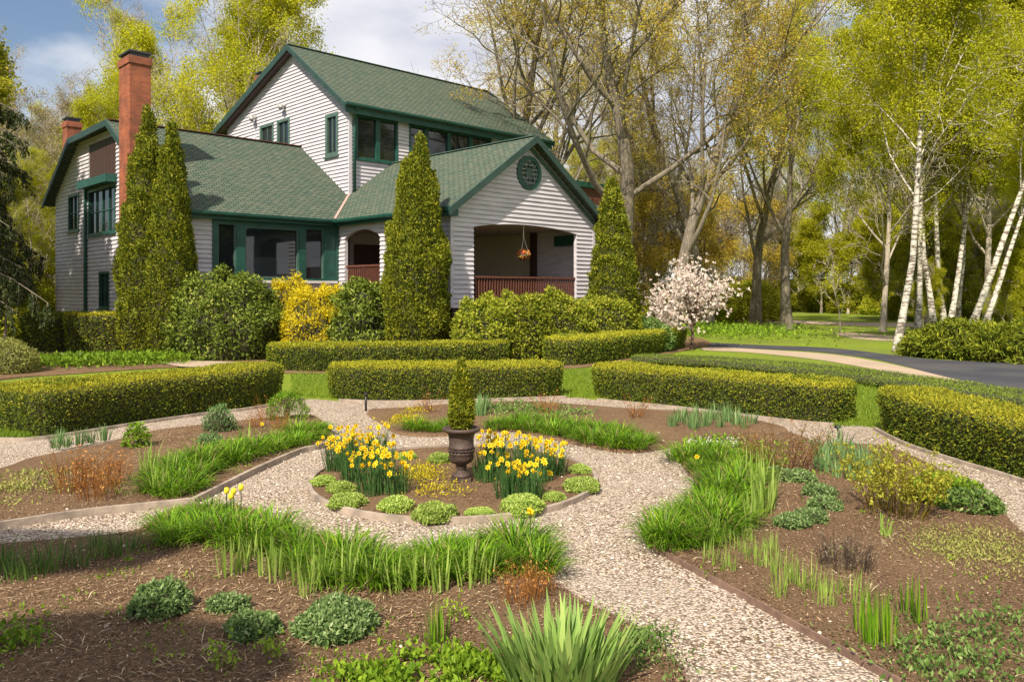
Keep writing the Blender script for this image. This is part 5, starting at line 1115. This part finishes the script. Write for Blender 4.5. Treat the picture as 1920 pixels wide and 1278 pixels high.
# left side
tree('green', 400, 54, 1.15, 2, 'tall yellow green tree over the left wing roof'); tree('green', 300, 58, 1.1, 4.4, 'leafy tree right behind the brick chimney'); tree('green2', 485, 62, 1.25, .6, 'leafy tree touching the main gable'); tree('green2', 205, 50, .72, 3, 'shorter green tree left of the tall chimney')
tree('bare', 95, 52, .95, 2, 'pale budding tree behind the short chimney'); tree('bare', 20, 46, .9, .5, 'pale budding tree at the left edge'); tree('bare', 60, 60, 1.0, 4, 'pale budding tree farther back at the left'); tree('bare', 150, 62, .95, 5, 'budding tree behind the short green one')
tree('bare', 545, 70, 1.2, 1.4, 'budding tree beside the main roof peak')
tree('bare', -40, 60, 1.1, 3.3, 'budding tree beyond the left edge'); tree('green2', 60, 40, .42, 1, 'young green tree beside the far left wall'); tree('green2', 10, 34, .34, 2, 'small green tree under the weeping spruce')
tree('green', 90, 44, .4, 2.5, 'low green tree at the corner of the left facade')
# far wood: trees one can tell apart only as a belt
r_ = random.Random(11)
for i in range(26):
    px = -200 + 2400 * (i + r_.random() * .8) / 26; k = ['green2', 'maple2', 'bare', 'green', 'maple'][i % 5]
    tree(k, px, r_.uniform(85, 115), r_.uniform(.75, 1.0), r_.uniform(0, 6), 'tree in the distant belt of spring woods', 'trees of the distant wood')
for px, Z, sc_, k in [(1660, 66, 1.0, 'low'), (1700, 64, 1.1, 'low'), (1742, 68, 1.1, 'low'), (1790, 62, 1.1, 'low'), (1835, 66, 1.2, 'low'), (1875, 60, 1.1, 'low'), (1920, 64, 1.2, 'low'), (1965, 60, 1.1, 'low'), (1895, 43, .55, 'low'), (1730, 47, .45, 'low'), (1690, 76, 1.3, 'low'), (1640, 80, 1.3, 'low'), (1590, 82, 1.3, 'low'), (1540, 84, 1.2, 'low'), (1500, 90, 1.4, 'low'), (1770, 66, 1.3, 'low'), (1850, 68, 1.4, 'low'), (1940, 64, 1.4, 'low')]:
    tree(k, px, Z, sc_, r_.uniform(0, 6), 'small leafy understory tree among and behind the birches', 'understory trees at the right')
for px, Z, sc_, k in [(1205, 50, 1.0, 'lowbrown'), (1240, 56, 1.1, 'lowbrown'), (1280, 64, 1.2, 'lowbrown'), (1320, 58, 1.0, 'lowbrown'), (1355, 70, 1.3, 'lowbrown'), (1395, 80, 1.4, 'lowbrown'), (1440, 84, 1.4, 'lowbrown'), (1470, 96, 1.6, 'lowbrown'), (1180, 66, 1.4, 'lowbrown'), (1225, 76, 1.6, 'lowbrown'), (1310, 84, 1.7, 'lowbrown')]:
    tree(k, px, Z, sc_, r_.uniform(0, 6), 'small brownish budding tree in the wood behind the flowering tree', 'budding understory trees of the middle wood')
for px, Z, sc_ in [(-60, 33, .6), (0, 37, .6), (55, 42, .75), (100, 48, .8), (-30, 45, .9), (40, 55, 1.0)]:
    tree('low', px, Z, sc_, r_.uniform(0, 6), 'small leafy tree beside the far left corner of the house', 'small trees at the far left')
for i in range(5):
    px = -120 + 700 * (i + r_.random() * .7) / 5; tree(['green2', 'green', 'bare'][i % 3], px, r_.uniform(58, 80), r_.uniform(.8, 1.05), r_.uniform(0, 6), 'leafy tree in the wood behind the left wing', 'trees of the wood behind the left wing')
# trees out of view whose shade falls on the beds and on the left wall
def shade_tree(x, y, h, rx, ry, hz, label, seed):
    r_ = np.random.default_rng(seed); root = empty('tall_tree', (x, y, 0)); tag(root, label, 'tree'); n = 60000
    ch = [(np.array([[0, 0, 0], [.1, 0, h * .5], [0, 0, h]]), np.array([.16, .12, .05]))]
    for i in range(18): a = i * 2.4; ch.append((np.array([[0, 0, h - hz * r_.uniform(.3, 1)], [rx * .8 * math.cos(a), ry * .8 * math.sin(a), h + hz * r_.uniform(-.6, .6)]]), np.array([.05, .015])))
    V, Q = tubes(ch, 6); qmesh('trunk', V, Q, B_GREY, root, True)
    D = nrm(r_.normal(0, 1, (n, 3))) * (r_.random((n, 1)) ** .4); P = D * [rx, ry, hz] * (1 + .15 * vnoise(D, seed, 3))[:, None] + [0, 0, h]
    V, Q, T_ = leafset(r_, P, D, .13, .10, r_.random(n), .9, 0); qmesh('crown', V, Q, L_DENSE, root, tint=T_)
shade_tree(-7.4, -5.8, 12, 1.5, .65, .5, 'slender crowned tree behind the viewer, nearer one', 610); shade_tree(-9.5, -3.55, 12, 2.0, .5, .45, 'broad crowned tree behind the viewer, farther left', 611)
tree('shade', 0, 33.2, .8, 3, 'tree close to the left house wall corner', x=-26.0); tree('shade', 0, 28.6, .9, 1, 'tree shading the left house wall', x=-22.6); tree('shade', 0, 31.5, .95, 4, 'second tree shading the left house wall', x=-23.6); tree('shade', 0, 25.5, .95, 4, 'third tree shading the left house wall', x=-22.5)
# weeping spruce at the left edge
def spruce(x, y, H, rad, seed, label):
    r_ = np.random.default_rng(seed); root = empty('weeping_spruce', (x, y, 0)); tag(root, label, 'spruce'); ch = [(np.array([[0, 0, 0], [0, 0, H * .5], [.1, 0, H]]), np.array([.25, .16, .03]))]; P = []; D = []
    for i in range(75):
        z = H * (.22 + .78 * i / 75); a = i * 2.4 + r_.normal(0, .3); Lb = rad * (1 - .5 * i / 75) * r_.uniform(.5, 1.25); t = np.linspace(0, 1, 7)
        B = np.stack([np.cos(a) * Lb * t, np.sin(a) * Lb * t, z + Lb * (.12 * np.sin(t * PI) - .30 * t ** 2 + .12 * t ** 4)], 1); ch.append((B, np.linspace(.05, .01, 7)))
        for j in range(22):
            q = r_.uniform(.15, 1); s0 = B[0] + (B[-1] - B[0]) * q; s0[2] = np.interp(q, t, B[:, 2]); Lh = r_.uniform(.4, 1.3) * (.5 + .5 * (1 - i / 75)); e = s0 + np.array([r_.normal(0, .12), r_.normal(0, .12), -Lh]); ch.append((np.array([s0, (s0 + e) / 2 + [.04, 0, 0], e]), np.array([.012, .009, .005])))
            m = 48; tt = r_.random((m, 1)); P.append(s0 + (e - s0) * tt + r_.normal(0, .05, (m, 3))); D.append(np.tile(nrm(e - s0), (m, 1)) + r_.normal(0, .5, (m, 3)))
    V, Q = tubes(ch, 4); qmesh('trunk', V, Q, B_GREY, root); P = np.concatenate(P); D = np.concatenate(D); V, Q = leafquads(P, nrm(D), nrm(r_.normal(0, 1, P.shape)), r_.uniform(.1, .2, len(P)), .05); qmesh('needles', V, Q, L_SPR, root, tint=np.repeat(np.clip(r_.normal(.4, .25, len(P)), 0, 1), 4))
spruce(-19.6, 27.5, 10.2, 3.9, 401, 'dark weeping spruce at the left edge of the picture')
# understory shrubs
US = bush('woodland_shrub', AT(1400, 62), 2.6, 2.2, 3.0, 9000, .22, .12, L_DENSE, 'woodland shrub in the far undergrowth', 'shrub', 500, .9, .1, rough=.25, depth=.6, group='shrubs of the far undergrowth', bodyk=0)
for i, (px, Z, s) in enumerate([(1230, 50, .8), (1330, 60, .9), (1360, 80, .9), (1450, 92, 1.1), (1520, 90, 1.0), (1550, 96, 1.2), (1600, 84, 1.0), (1660, 78, .8), (1700, 66, .8), (1760, 62, .7), (1850, 60, .9), (1960, 50, .9), (1270, 70, 1.2), (1480, 98, 1.3), (1380, 96, 1.3), (1640, 95, 1.4), (1300, 92, 1.5), (60, 44, 1.0), (0, 40, 1.1), (-60, 38, 1.2), (1220, 80, 1.3), (1900, 76, 1.2), (1985, 70, 1.4)]):
    dup(US, AT(px, Z), i * 1.3, (s, s, s * (.8 + .1 * (i % 4))))
J = [(1752, 28.2, 1.3, .95, 'lowest spreading juniper beside the birch trunks'), (1815, 27.2, 1.5, 1.3, 'spreading juniper left of the right edge'), (1885, 26.3, 1.5, 1.2, 'spreading juniper at the right edge'), (1970, 25.4, 1.7, 1.45, 'spreading juniper beyond the right edge')]
for i, (px, Z, rx, h, lb) in enumerate(J):
    bush('spreading_juniper', AT(px, Z + 1), rx, 1.5, h, 9000, .20, .05, foliage('juniper_sprays', [(.06, .09, .01), (.16, .20, .016), (.36, .36, .03)], .25, .6), lb, 'juniper', 510 + i, .8, .1, rough=.35, depth=.5, f=2.6, prof=dome)
# thin young tree on the lawn
yt = build_tree('young_tree', 520, 4.2, .03, B_PALE, L_GREEN, 250, .12, .07, 'thin young tree standing alone on the far lawn', n=(9, 3), ang=(35, 40), lr=(.45, .5), t0=.12, trop=(.02, .1), wig=(.05, .1), thick=1); yt.location = tuple(G(1575, 625))
# bits of grass over the near lawn patches
def lawn_blades():
    r_ = np.random.default_rng(600); P = []
    for x0, x1, y0, y1, n in ((545, 640, 700, 746, 5000), (1055, 1125, 692, 746, 5000), (1560, 1650, 722, 800, 7000), (-40, 60, 790, 822, 5000)):
        px = r_.uniform(x0, x1, n); Z0, Z1 = 3525 / (y1 - HY), 3525 / (y0 - HY); Z = r_.uniform(Z0, Z1, n); P.append(np.c_[(px - 960) / FX * Z, Z, np.zeros(n)])
    P = np.concatenate(P); n = len(P); V, Q, T_ = blades(r_, P, r_.uniform(0, 6.28, n), r_.uniform(.04, .09, n), r_.uniform(.006, .012, n), r_.uniform(0, .4, n), r_.uniform(.3, 1.2, n), 2)
    o = qmesh('grass', V, Q, foliage('grass_blades', [(.09, .15, .01), (.17, .26, .02), (.28, .35, .04)], .35, .5), None, False, T_); o['kind'] = 'stuff'; o['label'] = 'lawn grass'
lawn_blades()
